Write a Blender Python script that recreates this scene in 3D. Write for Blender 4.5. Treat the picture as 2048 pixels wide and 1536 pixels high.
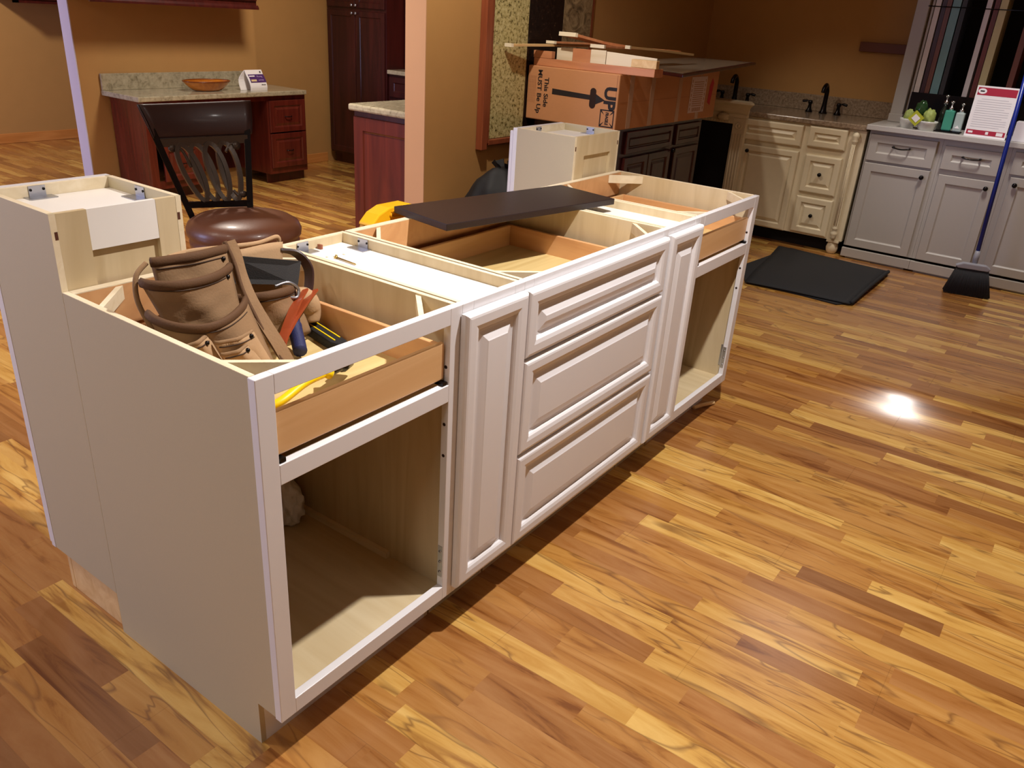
import bpy, bmesh, math, random
from mathutils import Vector, Matrix
random.seed(7)
for o in list(bpy.data.objects): bpy.data.objects.remove(o)
S = bpy.context.scene
COL = S.collection
# ------------------------------------------------------------------ camera, world, lamps, exposure
CX, CY, CZ, YAW, PITCH, ROLL, FOC = -0.7311, -1.0077, 1.4443, 34.4822, -24.8145, 3.8912, 1609.46
y_, p_, r_ = (math.radians(a) for a in (YAW, PITCH, ROLL))
fw = Vector((math.cos(y_)*math.cos(p_), math.sin(y_)*math.cos(p_), math.sin(p_)))
sd = Vector((math.sin(y_), -math.cos(y_), 0)); up = sd.cross(fw)
sd2 = math.cos(r_)*sd + math.sin(r_)*up; up2 = -math.sin(r_)*sd + math.cos(r_)*up
cd = bpy.data.cameras.new('camera'); cam = bpy.data.objects.new('camera', cd); COL.objects.link(cam)
M3 = Matrix((sd2, up2, -fw)).transposed()
cam.matrix_world = Matrix.Translation((CX, CY, CZ)) @ M3.to_4x4()
cd.sensor_fit = 'HORIZONTAL'; cd.sensor_width = 36; cd.lens = 36*FOC/2048; cd.clip_start = .05; cd.clip_end = 60
S.camera = cam
S.view_settings.view_transform = 'Standard'; S.view_settings.look = 'None'
S.view_settings.gamma = 1; S.view_settings.use_curve_mapping = False
S.view_settings.exposure = 0.0
W = bpy.data.worlds.new('world'); S.world = W; W.use_nodes = True
W.node_tree.nodes['Background'].inputs[0].default_value = (.35, .42, .6, 1)
W.node_tree.nodes['Background'].inputs[1].default_value = .3

def spot(name, loc, tgt, power, ang, blend=.6, rad=.05, col=(1, .93, .84)):
    l = bpy.data.lights.new(name, 'SPOT'); l.energy = power; l.spot_size = math.radians(ang); l.spot_blend = blend
    l.shadow_soft_size = rad; l.color = col
    o = bpy.data.objects.new(name, l); COL.objects.link(o); o.location = loc
    o.rotation_euler = (Vector(tgt)-Vector(loc)).to_track_quat('-Z', 'Y').to_euler(); return o
def area(name, loc, tgt, power, sx, sy, col=(1, .9, .78)):
    l = bpy.data.lights.new(name, 'AREA'); l.shape = 'RECTANGLE'; l.size = sx; l.size_y = sy; l.energy = power; l.color = col
    o = bpy.data.objects.new(name, l); COL.objects.link(o); o.location = loc
    o.rotation_euler = (Vector(tgt)-Vector(loc)).to_track_quat('-Z', 'Y').to_euler(); return o
CH = 2.75
WARM = (1, .90, .78)
spot('spot_lamp', (1.0, -.5, 2.62), (1.05, -.35, .3), 265, 112, .8, .035, (1, .93, .88))
spot('spot_lamp', (4.45, -.35, 2.62), (4.45, -.65, .3), 150, 92, .8, .19, (1, .94, .88))
spot('spot_lamp', (4.55, .65, 2.62), (5.3, 1.0, .5), 15, 60, .8, .04, WARM)  # added spot, brightens the mantel
spot('spot_lamp', (4.1, -.10, 2.62), (1.8, -.75, .0), 11, 70, .9, .32, (1, .93, .88))  # added spot, aimed to lay a soft sheen on the floor
spot('spot_lamp', (3.4, 1.68, 2.62), (5.3, .75, .45), 60, 46, .8, .03, WARM)
spot('spot_lamp', (2.0, 1.15, 2.62), (3.0, 1.75, 1.0), 120, 78, .8, .04, WARM)
spot('spot_lamp', (1.8, 3.0, 2.62), (1.9, 2.8, .2), 240, 110, .9, .08, WARM)
spot('spot_lamp', (-.6, 1.2, 2.62), (.1, .8, .6), 36, 110, .9, .06, WARM)
spot('spot_lamp', (3.2, 3.3, 2.62), (3.75, 4.2, .2), 165, 135, .9, .22, WARM)
spot('spot_lamp', (1.2, 5.6, 2.62), (2.4, 7.4, .8), 240, 115, .9, .15, WARM)
area('ambient_fill', (-1.0, 2.4, CH-.02), (-1.0, 2.4, 0), 22, 1.2, .6, (1, .9, .8))  # this and the next two: unseen area lights added as ambient fill
area('ambient_fill', (1.2, -2.4, CH-.02), (1.2, -2.4, 0), 8, 1.2, .6, (1, .9, .8))
area('ambient_fill', (-2.4, -.4, CH-.02), (-2.4, -.4, 0), 26, 1.2, .6, (1, .95, .84))
area('window_daylight', (-3.6, 5.2, 1.5), (2.4, 5.0, 1.2), 175, 2.4, 1.9, (.50, .58, 1))

# ------------------------------------------------------------------ materials
def hx(r, g, b):
    f = lambda c: (c/255/12.92) if c/255 <= .04045 else ((c/255+.055)/1.055)**2.4
    return (f(r), f(g), f(b), 1)
MATS = {}
def base(name, col, rough=.5, metal=0, coat=0, spec=.5, trans=0, ior=1.45, bump=0, bscale=60, var=0, vscale=8, stretch=(1, 1, 1), sheen=0):
    if name in MATS: return MATS[name]
    m = bpy.data.materials.new(name); m.use_nodes = True; nt = m.node_tree; b = nt.nodes['Principled BSDF']
    b.inputs['Base Color'].default_value = col; b.inputs['Roughness'].default_value = rough; b.inputs['Metallic'].default_value = metal
    b.inputs['Coat Weight'].default_value = coat; b.inputs['Coat Roughness'].default_value = .12; b.inputs['Specular IOR Level'].default_value = spec
    b.inputs['Transmission Weight'].default_value = trans; b.inputs['IOR'].default_value = ior; b.inputs['Sheen Weight'].default_value = sheen
    tc = nt.nodes.new('ShaderNodeTexCoord'); mp = nt.nodes.new('ShaderNodeMapping'); mp.inputs['Scale'].default_value = stretch
    nt.links.new(tc.outputs['Object'], mp.inputs[0])
    nz = nt.nodes.new('ShaderNodeTexNoise'); nz.inputs['Scale'].default_value = vscale; nz.inputs['Detail'].default_value = 5
    nt.links.new(mp.outputs[0], nz.inputs[0])
    mix = nt.nodes.new('ShaderNodeMix'); mix.data_type = 'RGBA'
    v = max(var, .02)
    mix.inputs[6].default_value = tuple(c*(1-v) for c in col[:3])+(1,); mix.inputs[7].default_value = tuple(min(1, c*(1+v)) for c in col[:3])+(1,)
    nt.links.new(nz.outputs[0], mix.inputs[0]); nt.links.new(mix.outputs[2], b.inputs['Base Color'])
    if bump:
        n2 = nt.nodes.new('ShaderNodeTexNoise'); n2.inputs['Scale'].default_value = bscale; n2.inputs['Detail'].default_value = 3
        nt.links.new(tc.outputs['Object'], n2.inputs[0])
        bp = nt.nodes.new('ShaderNodeBump'); bp.inputs['Strength'].default_value = bump; bp.inputs['Distance'].default_value = .002
        nt.links.new(n2.outputs[0], bp.inputs['Height']); nt.links.new(bp.outputs[0], b.inputs['Normal'])
    MATS[name] = m; return m
def wood(name, c1, c2, axis='X', scale=1.0, rough=.4, coat=0, contrast=(.3, .75), dist=1.5):
    if name in MATS: return MATS[name]
    m = bpy.data.materials.new(name); m.use_nodes = True; nt = m.node_tree; b = nt.nodes['Principled BSDF']
    tc = nt.nodes.new('ShaderNodeTexCoord'); mp = nt.nodes.new('ShaderNodeMapping')
    s = {'X': (2, 22, 22), 'Y': (22, 2, 22), 'Z': (22, 22, 2)}[axis]; mp.inputs['Scale'].default_value = tuple(k*scale for k in s)
    nt.links.new(tc.outputs['Object'], mp.inputs[0])
    nz = nt.nodes.new('ShaderNodeTexNoise'); nz.inputs['Scale'].default_value = 1; nz.inputs['Detail'].default_value = 6; nz.inputs['Distortion'].default_value = dist
    nt.links.new(mp.outputs[0], nz.inputs[0])
    r = nt.nodes.new('ShaderNodeValToRGB'); e = r.color_ramp.elements
    e[0].position = contrast[0]; e[0].color = c2; e[1].position = contrast[1]; e[1].color = c1
    nt.links.new(nz.outputs[0], r.inputs[0]); nt.links.new(r.outputs[0], b.inputs['Base Color'])
    b.inputs['Roughness'].default_value = rough; b.inputs['Coat Weight'].default_value = coat; b.inputs['Coat Roughness'].default_value = .15
    MATS[name] = m; return m
def stone(name, cols, scale, rough=.15, detail=8, dist=.3):
    m = bpy.data.materials.new(name); m.use_nodes = True; nt = m.node_tree; b = nt.nodes['Principled BSDF']
    tc = nt.nodes.new('ShaderNodeTexCoord'); nz = nt.nodes.new('ShaderNodeTexNoise')
    nz.inputs['Scale'].default_value = scale; nz.inputs['Detail'].default_value = detail; nz.inputs['Roughness'].default_value = .7; nz.inputs['Distortion'].default_value = dist
    nt.links.new(tc.outputs['Object'], nz.inputs[0])
    r = nt.nodes.new('ShaderNodeValToRGB'); e = r.color_ramp.elements
    e[0].position, e[0].color = cols[0]; e[1].position, e[1].color = cols[-1]
    for p, c in cols[1:-1]:
        q = r.color_ramp.elements.new(p); q.color = c
    nt.links.new(nz.outputs[0], r.inputs[0]); nt.links.new(r.outputs[0], b.inputs['Base Color']); b.inputs['Roughness'].default_value = rough
    MATS[name] = m; return m

white = base('white_paint', hx(225, 224, 227), .35, coat=.1)
lam = base('greige_laminate', hx(190, 178, 148), .55, var=.04, vscale=300)
topw = base('white_melamine', hx(240, 237, 232), .4)
birch = wood('birch_ply', hx(214, 197, 162), hx(196, 176, 138), 'Z', .7, .5)
birchy = wood('birch_ply_flat', hx(214, 198, 162), hx(198, 178, 138), 'Y', .7, .5)
edge = wood('ply_edge', hx(238, 226, 200), hx(222, 206, 172), 'Y', 1, .6)
maple = wood('maple', hx(228, 188, 138), hx(208, 162, 110), 'X', .5, .38, .1)
mapley = wood('maple_side', hx(222, 174, 124), hx(200, 148, 100), 'Y', .5, .38, .1)
drawfloor = wood('drawer_floor', hx(222, 198, 140), hx(200, 172, 112), 'X', .8, .5)
cherry = wood('cherry', hx(104, 40, 27), hx(74, 25, 18), 'Z', .6, .25, .2)
dcherry = wood('dark_cherry', hx(84, 30, 24), hx(52, 16, 14), 'Z', .6, .3, .15)
mahog = wood('mahogany', hx(70, 26, 24), hx(42, 14, 14), 'Z', .6, .32, .1)
gold = base('golden_wall_paint', hx(178, 134, 78), .75, var=.05, bump=.15, bscale=250)
pillar = base('pillar_end_lit_tint', hx(190, 145, 105), .7, var=.03, bump=.1, bscale=250)  # gold wall paint with the pinkish tint of the light put into it
poleend = base('partition_end_lit_tint', hx(206, 196, 208), .6, var=.03)  # pale tone with lavender daylight mixed into the colour
ceilm = base('ceiling_paint', hx(205, 190, 165), .9)
basebd = wood('baseboard_oak', hx(216, 150, 84), hx(190, 122, 60), 'X', .6, .4)
oakframe = wood('oak_frame', hx(152, 84, 54), hx(126, 64, 40), 'Z', .8, .35, .1)
cream = base('cream_paint', hx(222, 208, 176), .4, var=.05, vscale=20)
gray = base('gray_paint', hx(174, 168, 160), .45)
graytop = base('gray_countertop', hx(188, 184, 178), .3, var=.08, vscale=120)
black = base('black_laminate', hx(40, 30, 30), .38, bump=.25, bscale=300)
blackm = base('black_metal', hx(26, 22, 22), .25, metal=.6)
iron = base('bronze_iron', hx(70, 60, 52), .36, metal=.35)
steel = base('zinc', hx(176, 178, 186), .32, metal=.9)
leather = base('seat_leather', hx(102, 62, 42), .4, coat=.12, bump=.12, bscale=200, var=.1)
dleather = base('dark_leather', hx(50, 28, 26), .42, coat=.1, bump=.1, bscale=200)
suede = base('suede', hx(146, 116, 84), .85, var=.14, vscale=14, bump=.3, bscale=220)
suede2 = base('suede_light', hx(176, 144, 108), .85, var=.1, vscale=14, bump=.3, bscale=220)
binding = base('suede_binding', hx(92, 64, 40), .8, var=.1, bump=.3, bscale=300)
redlea = base('red_leather', hx(150, 66, 34), .4, coat=.15, var=.15)
stitch = base('stitching', hx(60, 42, 30), .8)
webb = base('black_webbing', hx(38, 36, 36), .8, bump=.4, bscale=400)
rubber = base('black_rubber', hx(24, 24, 26), .75, bump=.5, bscale=350)
bagm = base('trash_bag_plastic', hx(6, 5, 5), .6, spec=.25, bump=.8, bscale=14)
yellow = base('yellow_plastic', hx(240, 178, 20), .4)
yellow2 = base('yellow_grip', hx(242, 206, 10), .4)
blue = base('blue_rubber', hx(34, 40, 84), .6, bump=.5, bscale=500, var=.3, vscale=400)
bluep = base('blue_handle', hx(14, 34, 120), .35)
brass = base('brass_screw', hx(190, 160, 90), .3, metal=.9)
clearp = base('bubble_wrap', hx(225, 225, 228), .3, bump=1, bscale=90)
card = base('cardboard', hx(196, 138, 92), .8, var=.05, vscale=30, stretch=(1, 1, 5))
cardd = base('cardboard_fold', hx(168, 112, 72), .8)
tape = base('packing_tape', hx(190, 150, 120), .25)
ink = base('black_ink', hx(34, 26, 24), .7)
redink = base('red_ink', hx(190, 40, 50), .6)
paper = base('paper', hx(238, 234, 234), .6)
greyink = base('grey_print', hx(206, 203, 207), .7)
crimson = base('crimson_print', hx(168, 32, 58), .6)
purple = base('purple_print', hx(74, 36, 100), .6)
tan = base('tan_print', hx(214, 190, 140), .6)
pine = wood('pine', hx(236, 204, 150), hx(214, 174, 116), 'X', .8, .55)
trimw = base('trim_white', hx(236, 224, 196), .5)
rawwood = wood('raw_board', hx(214, 150, 104), hx(186, 118, 78), 'Y', .6, .5)
glassm = base('smoked_glass', hx(150, 140, 122), .12, coat=.4)
bowlm = wood('bowl_glaze', hx(216, 134, 44), hx(178, 98, 30), 'Y', .5, .15, .6)
green = base('green_paper', hx(150, 164, 88), .6, var=.35, vscale=40)
dgreen = base('green_glass', hx(40, 70, 40), .15, coat=.3)
teal = base('teal_soap', hx(70, 150, 128), .12, coat=.6)
clearb = base('clear_soap', hx(176, 190, 186), .1, coat=.6)
darkb = base('dark_bottle', hx(34, 44, 36), .12, coat=.6)
chrome = base('chrome', hx(210, 210, 212), .12, metal=1)
bristle = base('black_bristles', hx(30, 29, 31), .7, bump=1, bscale=300)
broomcap = base('broom_cap', hx(150, 150, 158), .4)
hol = base('dark_hole', hx(44, 24, 18), .9)
darkin = base('dark_interior', hx(20, 15, 15), .9)
granite = stone('speckled_granite', [(.34, hx(56, 48, 30)), (.41, hx(120, 108, 66)), (.47, hx(184, 172, 116)), (.62, hx(212, 202, 150))], 52, .2)
granite_b = stone('black_granite', [(.4, hx(22, 16, 14)), (.62, hx(44, 30, 24)), (.72, hx(120, 92, 60))], 45, .2)
granite_g = stone('veined_granite', [(.35, hx(86, 74, 56)), (.5, hx(140, 120, 90)), (.64, hx(176, 156, 118))], 7, .2, 8, 2.5)
counterst = stone('beige_quartz', [(.3, hx(118, 108, 84)), (.5, hx(166, 156, 130)), (.7, hx(184, 172, 146))], 30, .15)
counterd = stone('brown_quartz', [(.3, hx(104, 86, 70)), (.5, hx(146, 126, 104)), (.7, hx(176, 156, 132))], 60, .15)

def floor_mat():
    m = bpy.data.materials.new('strip_laminate_floor'); m.use_nodes = True; nt = m.node_tree; b = nt.nodes['Principled BSDF']
    N = nt.nodes.new; L = nt.links.new
    def mth(op, a, c=None, d=None):
        n = N('ShaderNodeMath'); n.operation = op
        for k, v in enumerate((a, c, d)):
            if v is None: continue
            if isinstance(v, (int, float)): n.inputs[k].default_value = v
            else: L(v, n.inputs[k])
        return n.outputs[0]
    tc = N('ShaderNodeTexCoord'); sp = N('ShaderNodeSeparateXYZ'); L(tc.outputs['Object'], sp.inputs[0]); x, y = sp.outputs[0], sp.outputs[1]
    SW = .0667
    xs = mth('DIVIDE', mth('ADD', x, .059), SW); i = mth('FLOOR', xs); fx = mth('FRACT', xs)
    w1 = N('ShaderNodeTexWhiteNoise'); w1.noise_dimensions = '1D'; L(i, w1.inputs['W'])
    w1b = N('ShaderNodeTexWhiteNoise'); w1b.noise_dimensions = '1D'; L(mth('ADD', i, 77.3), w1b.inputs['W'])
    ln = mth('ADD', mth('MULTIPLY', w1b.outputs[0], .22), .44)
    yo = mth('DIVIDE', mth('ADD', y, mth('MULTIPLY', w1.outputs[0], 9)), ln)
    # unequal strips: bend the length coordinate a little
    yo = mth('ADD', yo, mth('MULTIPLY', mth('SINE', mth('ADD', mth('MULTIPLY', yo, 2.1), mth('MULTIPLY', i, 1.7))), .28))
    j = mth('FLOOR', yo); fy = mth('FRACT', yo)
    cb = N('ShaderNodeCombineXYZ'); L(i, cb.inputs[0]); L(j, cb.inputs[1])
    w2 = N('ShaderNodeTexWhiteNoise'); w2.noise_dimensions = '2D'; L(cb.outputs[0], w2.inputs[0])
    rnd = w2.outputs[0]
    w3 = N('ShaderNodeSeparateColor'); L(w2.outputs[1], w3.inputs[0])
    ramp = N('ShaderNodeValToRGB'); e = ramp.color_ramp.elements
    e[0].position = 0; e[0].color = hx(140, 96, 56); e[1].position = 1; e[1].color = hx(228, 190, 112)
    for p, c in ((.10, hx(156, 108, 62)), (.34, hx(176, 126, 74)), (.66, hx(194, 146, 80)), (.84, hx(210, 168, 94))):
        q = e.new(p); q.color = c
    L(rnd, ramp.inputs[0])
    # grain coordinates
    g = N('ShaderNodeCombineXYZ'); L(mth('ADD', mth('MULTIPLY', x, 11), mth('MULTIPLY', rnd, 91)), g.inputs[0])
    L(mth('MULTIPLY', y, 1.15), g.inputs[1]); L(mth('MULTIPLY', w3.outputs[1], 37), g.inputs[2])
    n1 = N('ShaderNodeTexNoise'); n1.inputs['Scale'].default_value = 1.5; n1.inputs['Detail'].default_value = 6; n1.inputs['Roughness'].default_value = .6; n1.inputs['Distortion'].default_value = 1.6
    L(g.outputs[0], n1.inputs[0])
    rg = N('ShaderNodeValToRGB'); e = rg.color_ramp.elements; e[0].position = .33; e[0].color = hx(172, 138, 98); e[1].position = .66; e[1].color = (1, 1, 1, 1)
    q = e.new(.44); q.color = hx(230, 214, 184)
    L(n1.outputs[0], rg.inputs[0])
    mu = N('ShaderNodeMix'); mu.data_type = 'RGBA'; mu.blend_type = 'MULTIPLY'; mu.inputs[0].default_value = .9
    L(ramp.outputs[0], mu.inputs[6]); L(rg.outputs[0], mu.inputs[7])
    # dark veins, only on some strips
    g2 = N('ShaderNodeCombineXYZ'); L(mth('ADD', mth('MULTIPLY', x, 7), mth('MULTIPLY', w3.outputs[2], 53)), g2.inputs[0]); L(mth('MULTIPLY', y, 1.0), g2.inputs[1]); L(mth('MULTIPLY', rnd, 19), g2.inputs[2])
    n2 = N('ShaderNodeTexNoise'); n2.inputs['Scale'].default_value = 1.3; n2.inputs['Detail'].default_value = 2; n2.inputs['Distortion'].default_value = 1.3
    L(g2.outputs[0], n2.inputs[0])
    vein = mth('ABSOLUTE', mth('SUBTRACT', n2.outputs[0], .5))
    rv = N('ShaderNodeValToRGB'); e = rv.color_ramp.elements; e[0].position = 0; e[0].color = (1, 1, 1, 1); e[1].position = .02; e[1].color = (0, 0, 0, 1)
    L(vein, rv.inputs[0])
    rr = N('ShaderNodeValToRGB'); e = rr.color_ramp.elements; e[0].position = .35; e[0].color = (0, 0, 0, 1); e[1].position = .6; e[1].color = (1, 1, 1, 1)
    L(w3.outputs[0], rr.inputs[0])
    va = mth('MULTIPLY', mth('MULTIPLY', rv.outputs[0], rr.outputs[0]), .62)
    mv = N('ShaderNodeMix'); mv.data_type = 'RGBA'; L(va, mv.inputs[0]); L(mu.outputs[2], mv.inputs[6]); mv.inputs[7].default_value = hx(98, 58, 34)
    # joints between boards of three strips
    xb = mth('FRACT', mth('DIVIDE', mth('ADD', x, .059), SW*3)); bi = mth('FLOOR', mth('DIVIDE', mth('ADD', x, .059), SW*3))
    jx = mth('LESS_THAN', xb, .008)
    yb = mth('FRACT', mth('DIVIDE', mth('ADD', y, mth('ADD', mth('MULTIPLY', bi, .41), .095)), 1.2)); jy = mth('LESS_THAN', yb, .0010)
    js = mth('MAXIMUM', jx, jy)
    mj = N('ShaderNodeMix'); mj.data_type = 'RGBA'; L(mth('MULTIPLY', mth('MAXIMUM', jx, mth('MULTIPLY', jy, .4)), .24), mj.inputs[0]); L(mv.outputs[2], mj.inputs[6]); mj.inputs[7].default_value = hx(70, 38, 20)
    L(mj.outputs[2], b.inputs['Base Color'])
    b.inputs['Roughness'].default_value = .27; b.inputs['Specular IOR Level'].default_value = .5
    b.inputs['Coat Weight'].default_value = .7; b.inputs['Coat Roughness'].default_value = .22
    nb = N('ShaderNodeTexNoise'); nb.inputs['Scale'].default_value = 2.2; L(tc.outputs['Object'], nb.inputs[0])
    # normals tilted like a lifted board, shaped to place a lamp highlight
    dx = mth('DIVIDE', mth('SUBTRACT', x, 3.09), .33); dy = mth('DIVIDE', mth('SUBTRACT', y, -.56), .5)
    tilt_falloff = mth('EXPONENT', mth('MULTIPLY', mth('ADD', mth('MULTIPLY', dx, dx), mth('MULTIPLY', dy, dy)), -1))
    h = mth('ADD', mth('MULTIPLY', nb.outputs[0], .004), mth('MULTIPLY', js, -.0006))
    nv = N('ShaderNodeCombineXYZ'); L(mth('MULTIPLY', mth('MULTIPLY', mth('MINIMUM', dx, 0), tilt_falloff), 2*.138/.33), nv.inputs[0]); L(mth('MULTIPLY', mth('MULTIPLY', dy, tilt_falloff), 2*.138/.5), nv.inputs[1]); nv.inputs[2].default_value = 1
    nn = N('ShaderNodeVectorMath'); nn.operation = 'NORMALIZE'; L(nv.outputs[0], nn.inputs[0])
    bp = N('ShaderNodeBump'); bp.inputs['Strength'].default_value = 1; bp.inputs['Distance'].default_value = 1
    L(h, bp.inputs['Height']); L(nn.outputs[0], bp.inputs['Normal']); L(bp.outputs[0], b.inputs['Normal']); L(bp.outputs[0], b.inputs['Coat Normal'])
    return m

# ------------------------------------------------------------------ mesh helpers
SPLIT = {'drawer_side', 'drawer_end', 'drawer_slide', 'slide_bracket', 'stile', 'plywood_edge', 'bracket_screw', 'screw_hole', 'staple_slot', 'tape_strip', 'rivet', 'light_rail', 'crimson_band', 'side_panel', 'logo_field', 'stripe', 'reed', 'flute', 'dentil', 'body_panel', 'rail_piece'}
class MB:
    def __init__(s): s.v = []; s.f = []; s.sm = []; s.g = []
    def add(s, vs, fs, smooth=False):
        n = len(s.v); s.g.append((n, len(s.f))); s.v += [tuple(q) for q in vs]; s.f += [tuple(n+i for i in f) for f in fs]; s.sm += [smooth]*len(fs); return s
    def box(s, x0, x1, y0, y1, z0, z1):
        vs = [(x, y, z) for z in (z0, z1) for y in (y0, y1) for x in (x0, x1)]
        return s.add(vs, [(0, 2, 3, 1), (4, 5, 7, 6), (0, 1, 5, 4), (2, 6, 7, 3), (0, 4, 6, 2), (1, 3, 7, 5)])
    def hexa(s, p): # 8 points, bottom ring then top ring
        return s.add(p, [(3, 2, 1, 0), (4, 5, 6, 7), (0, 1, 5, 4), (1, 2, 6, 5), (2, 3, 7, 6), (3, 0, 4, 7)])
    def prism(s, pts, a0, a1, axis='z', smooth=False):
        n = len(pts)
        def mk(p, a): return {'z': (p[0], p[1], a), 'y': (p[0], a, p[1]), 'x': (a, p[0], p[1])}[axis]
        vs = [mk(p, a0) for p in pts]+[mk(p, a1) for p in pts]
        fs = [tuple(range(n-1, -1, -1)), tuple(range(n, 2*n))]; s.add(vs, fs)
        m = len(s.v)-2*n
        for i in range(n):
            s.f.append((m+i, m+(i+1) % n, m+n+(i+1) % n, m+n+i)); s.sm.append(smooth)
        return s
    def lathe(s, prof, c=(0, 0, 0), n=24, axis='z', sx=1, sy=1):
        vs = []; fs = []
        for r, h in prof:
            for k in range(n):
                a = 2*math.pi*k/n; p = (r*math.cos(a)*sx, r*math.sin(a)*sy, h)
                if axis == 'y': p = (p[0], p[2], p[1])
                if axis == 'x': p = (p[2], p[0], p[1])
                vs.append((c[0]+p[0], c[1]+p[1], c[2]+p[2]))
        m = len(prof)
        for a in range(m-1):
            for k in range(n):
                fs.append((a*n+k, a*n+(k+1) % n, (a+1)*n+(k+1) % n, (a+1)*n+k))
        if prof[0][0] > 1e-6: fs.append(tuple(range(n-1, -1, -1)))
        if prof[-1][0] > 1e-6: fs.append(tuple((m-1)*n+k for k in range(n)))
        return s.add(vs, fs, True)
    def tube(s, pts, r, n=10, flat=1.0):
        pts = [Vector(p) for p in pts]; vs = []; fs = []; ref = None
        for i, p in enumerate(pts):
            t = (pts[min(i+1, len(pts)-1)]-pts[max(i-1, 0)]).normalized()
            if ref is None: ref = Vector((0, 0, 1)) if abs(t.z) < .9 else Vector((1, 0, 0))
            a = (ref - t*ref.dot(t)).normalized(); ref = a; b = t.cross(a)
            rr = r[i] if isinstance(r, (list, tuple)) else r
            for k in range(n):
                q = 2*math.pi*k/n; vs.append(p+a*math.cos(q)*rr*flat+b*math.sin(q)*rr)
        for i in range(len(pts)-1):
            for k in range(n): fs.append((i*n+k, i*n+(k+1) % n, (i+1)*n+(k+1) % n, (i+1)*n+k))
        fs.append(tuple(range(n-1, -1, -1))); fs.append(tuple((len(pts)-1)*n+k for k in range(n)))
        return s.add(vs, fs, True)
    def strip(s, pts, wv, th):  # ribbon: path pts, width vector wv, thickness th
        P = [Vector(p) for p in pts]; wv = Vector(wv); vs = []; fs = []
        for i, p in enumerate(P):
            t = (P[min(i+1, len(P)-1)]-P[max(i-1, 0)]).normalized(); n = t.cross(wv).normalized()*th/2
            vs += [p-wv/2-n, p+wv/2-n, p+wv/2+n, p-wv/2+n]
        for i in range(len(P)-1):
            for k in range(4): fs.append((4*i+k, 4*i+(k+1) % 4, 4*i+4+(k+1) % 4, 4*i+4+k))
        fs += [(3, 2, 1, 0), tuple(4*(len(P)-1)+k for k in range(4))]
        return s.add(vs, fs)
    def patch(s, fn, nu, nv, smooth=True):
        vs = [fn(a/nu, b/nv) for b in range(nv+1) for a in range(nu+1)]
        fs = [(b*(nu+1)+a, b*(nu+1)+a+1, (b+1)*(nu+1)+a+1, (b+1)*(nu+1)+a) for b in range(nv) for a in range(nu)]
        return s.add(vs, fs, smooth)
    def panel(s, x0, x1, z0, z1, yb, prof):   # door front, looking at it along +y; prof = (inset, height in front of yb)
        rings = []
        n0 = len(s.v)
        rings.append([(x0, yb, z0), (x1, yb, z0), (x1, yb, z1), (x0, yb, z1)])
        for ins, h in prof:
            rings.append([(x0+ins, yb-h, z0+ins), (x1-ins, yb-h, z0+ins), (x1-ins, yb-h, z1-ins), (x0+ins, yb-h, z1-ins)])
        vs = [q for r in rings for q in r]; fs = [(3, 2, 1, 0)][::-1]
        fs = [(0, 3, 2, 1)]
        for r in range(len(rings)-1):
            for k in range(4): fs.append((4*r+k, 4*r+(k+1) % 4, 4*r+4+(k+1) % 4, 4*r+4+k))
        l = 4*(len(rings)-1); fs.append((l, l+1, l+2, l+3))
        return s.add(vs, fs)
    def text(s, body, size, fn, bold=0, align='CENTER', sx=1):
        c = bpy.data.curves.new('t', 'FONT'); c.body = body; c.size = size; c.align_x = align; c.align_y = 'CENTER'; c.offset = bold; c.resolution_u = 3
        o = bpy.data.objects.new('t', c); COL.objects.link(o); dg = bpy.context.evaluated_depsgraph_get(); dg.update()
        me = bpy.data.meshes.new_from_object(o.evaluated_get(dg))
        s.add([fn(v.co.x*sx, v.co.y) for v in me.vertices], [tuple(p.vertices) for p in me.polygons])
        bpy.data.objects.remove(o); bpy.data.curves.remove(c); bpy.data.meshes.remove(me); return s
    def xf(s, M):
        s.v = [tuple(M @ Vector(v)) for v in s.v]; return s
    def build(s, name, mat, parent=None, bevel=0, solid=0, subd=0, label=None, cat=None, group=None, kind=None, loc=None, rotz=0):
        if name in SPLIT and parent and len(s.g) > 1:   # each loose piece becomes a part of its own
            res = []
            for k, (a, b) in enumerate(s.g):
                a2, b2 = s.g[k+1] if k+1 < len(s.g) else (len(s.v), len(s.f))
                q = MB(); q.v = s.v[a:a2]; q.f = [tuple(i-a for i in f) for f in s.f[b:b2]]; q.sm = s.sm[b:b2]
                res.append(q.build(name, mat, parent, bevel, solid, subd, label))
            return res[0]
        me = bpy.data.meshes.new(name); me.from_pydata(s.v, [], s.f); me.update()
        me.polygons.foreach_set('use_smooth', s.sm); me.materials.append(mat)
        bm = bmesh.new(); bm.from_mesh(me); bmesh.ops.recalc_face_normals(bm, faces=bm.faces); bm.to_mesh(me); bm.free()
        o = bpy.data.objects.new(name, me); COL.objects.link(o)
        if parent: o.parent = parent
        if loc: o.location = loc
        o.rotation_euler.z = rotz
        if solid: k = o.modifiers.new('s', 'SOLIDIFY'); k.thickness = solid; k.offset = 0
        if bevel: k = o.modifiers.new('b', 'BEVEL'); k.width = bevel; k.segments = 2; k.limit_method = 'ANGLE'
        if subd: k = o.modifiers.new('u', 'SUBSURF'); k.levels = subd; k.render_levels = subd
        tag(o, label, cat, group, kind); return o
def tag(o, label=None, cat=None, group=None, kind=None):
    for k, v in (('label', label), ('category', cat), ('group', group), ('kind', kind)):
        if v: o[k] = v
    return o
def thing(name, label, cat, loc=(0, 0, 0), rotz=0, group=None, rot=None):
    o = bpy.data.objects.new(name, None); COL.objects.link(o); o.location = loc; o.rotation_euler = rot or (0, 0, rotz); o.empty_display_size = .05
    return tag(o, label, cat, group)
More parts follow.
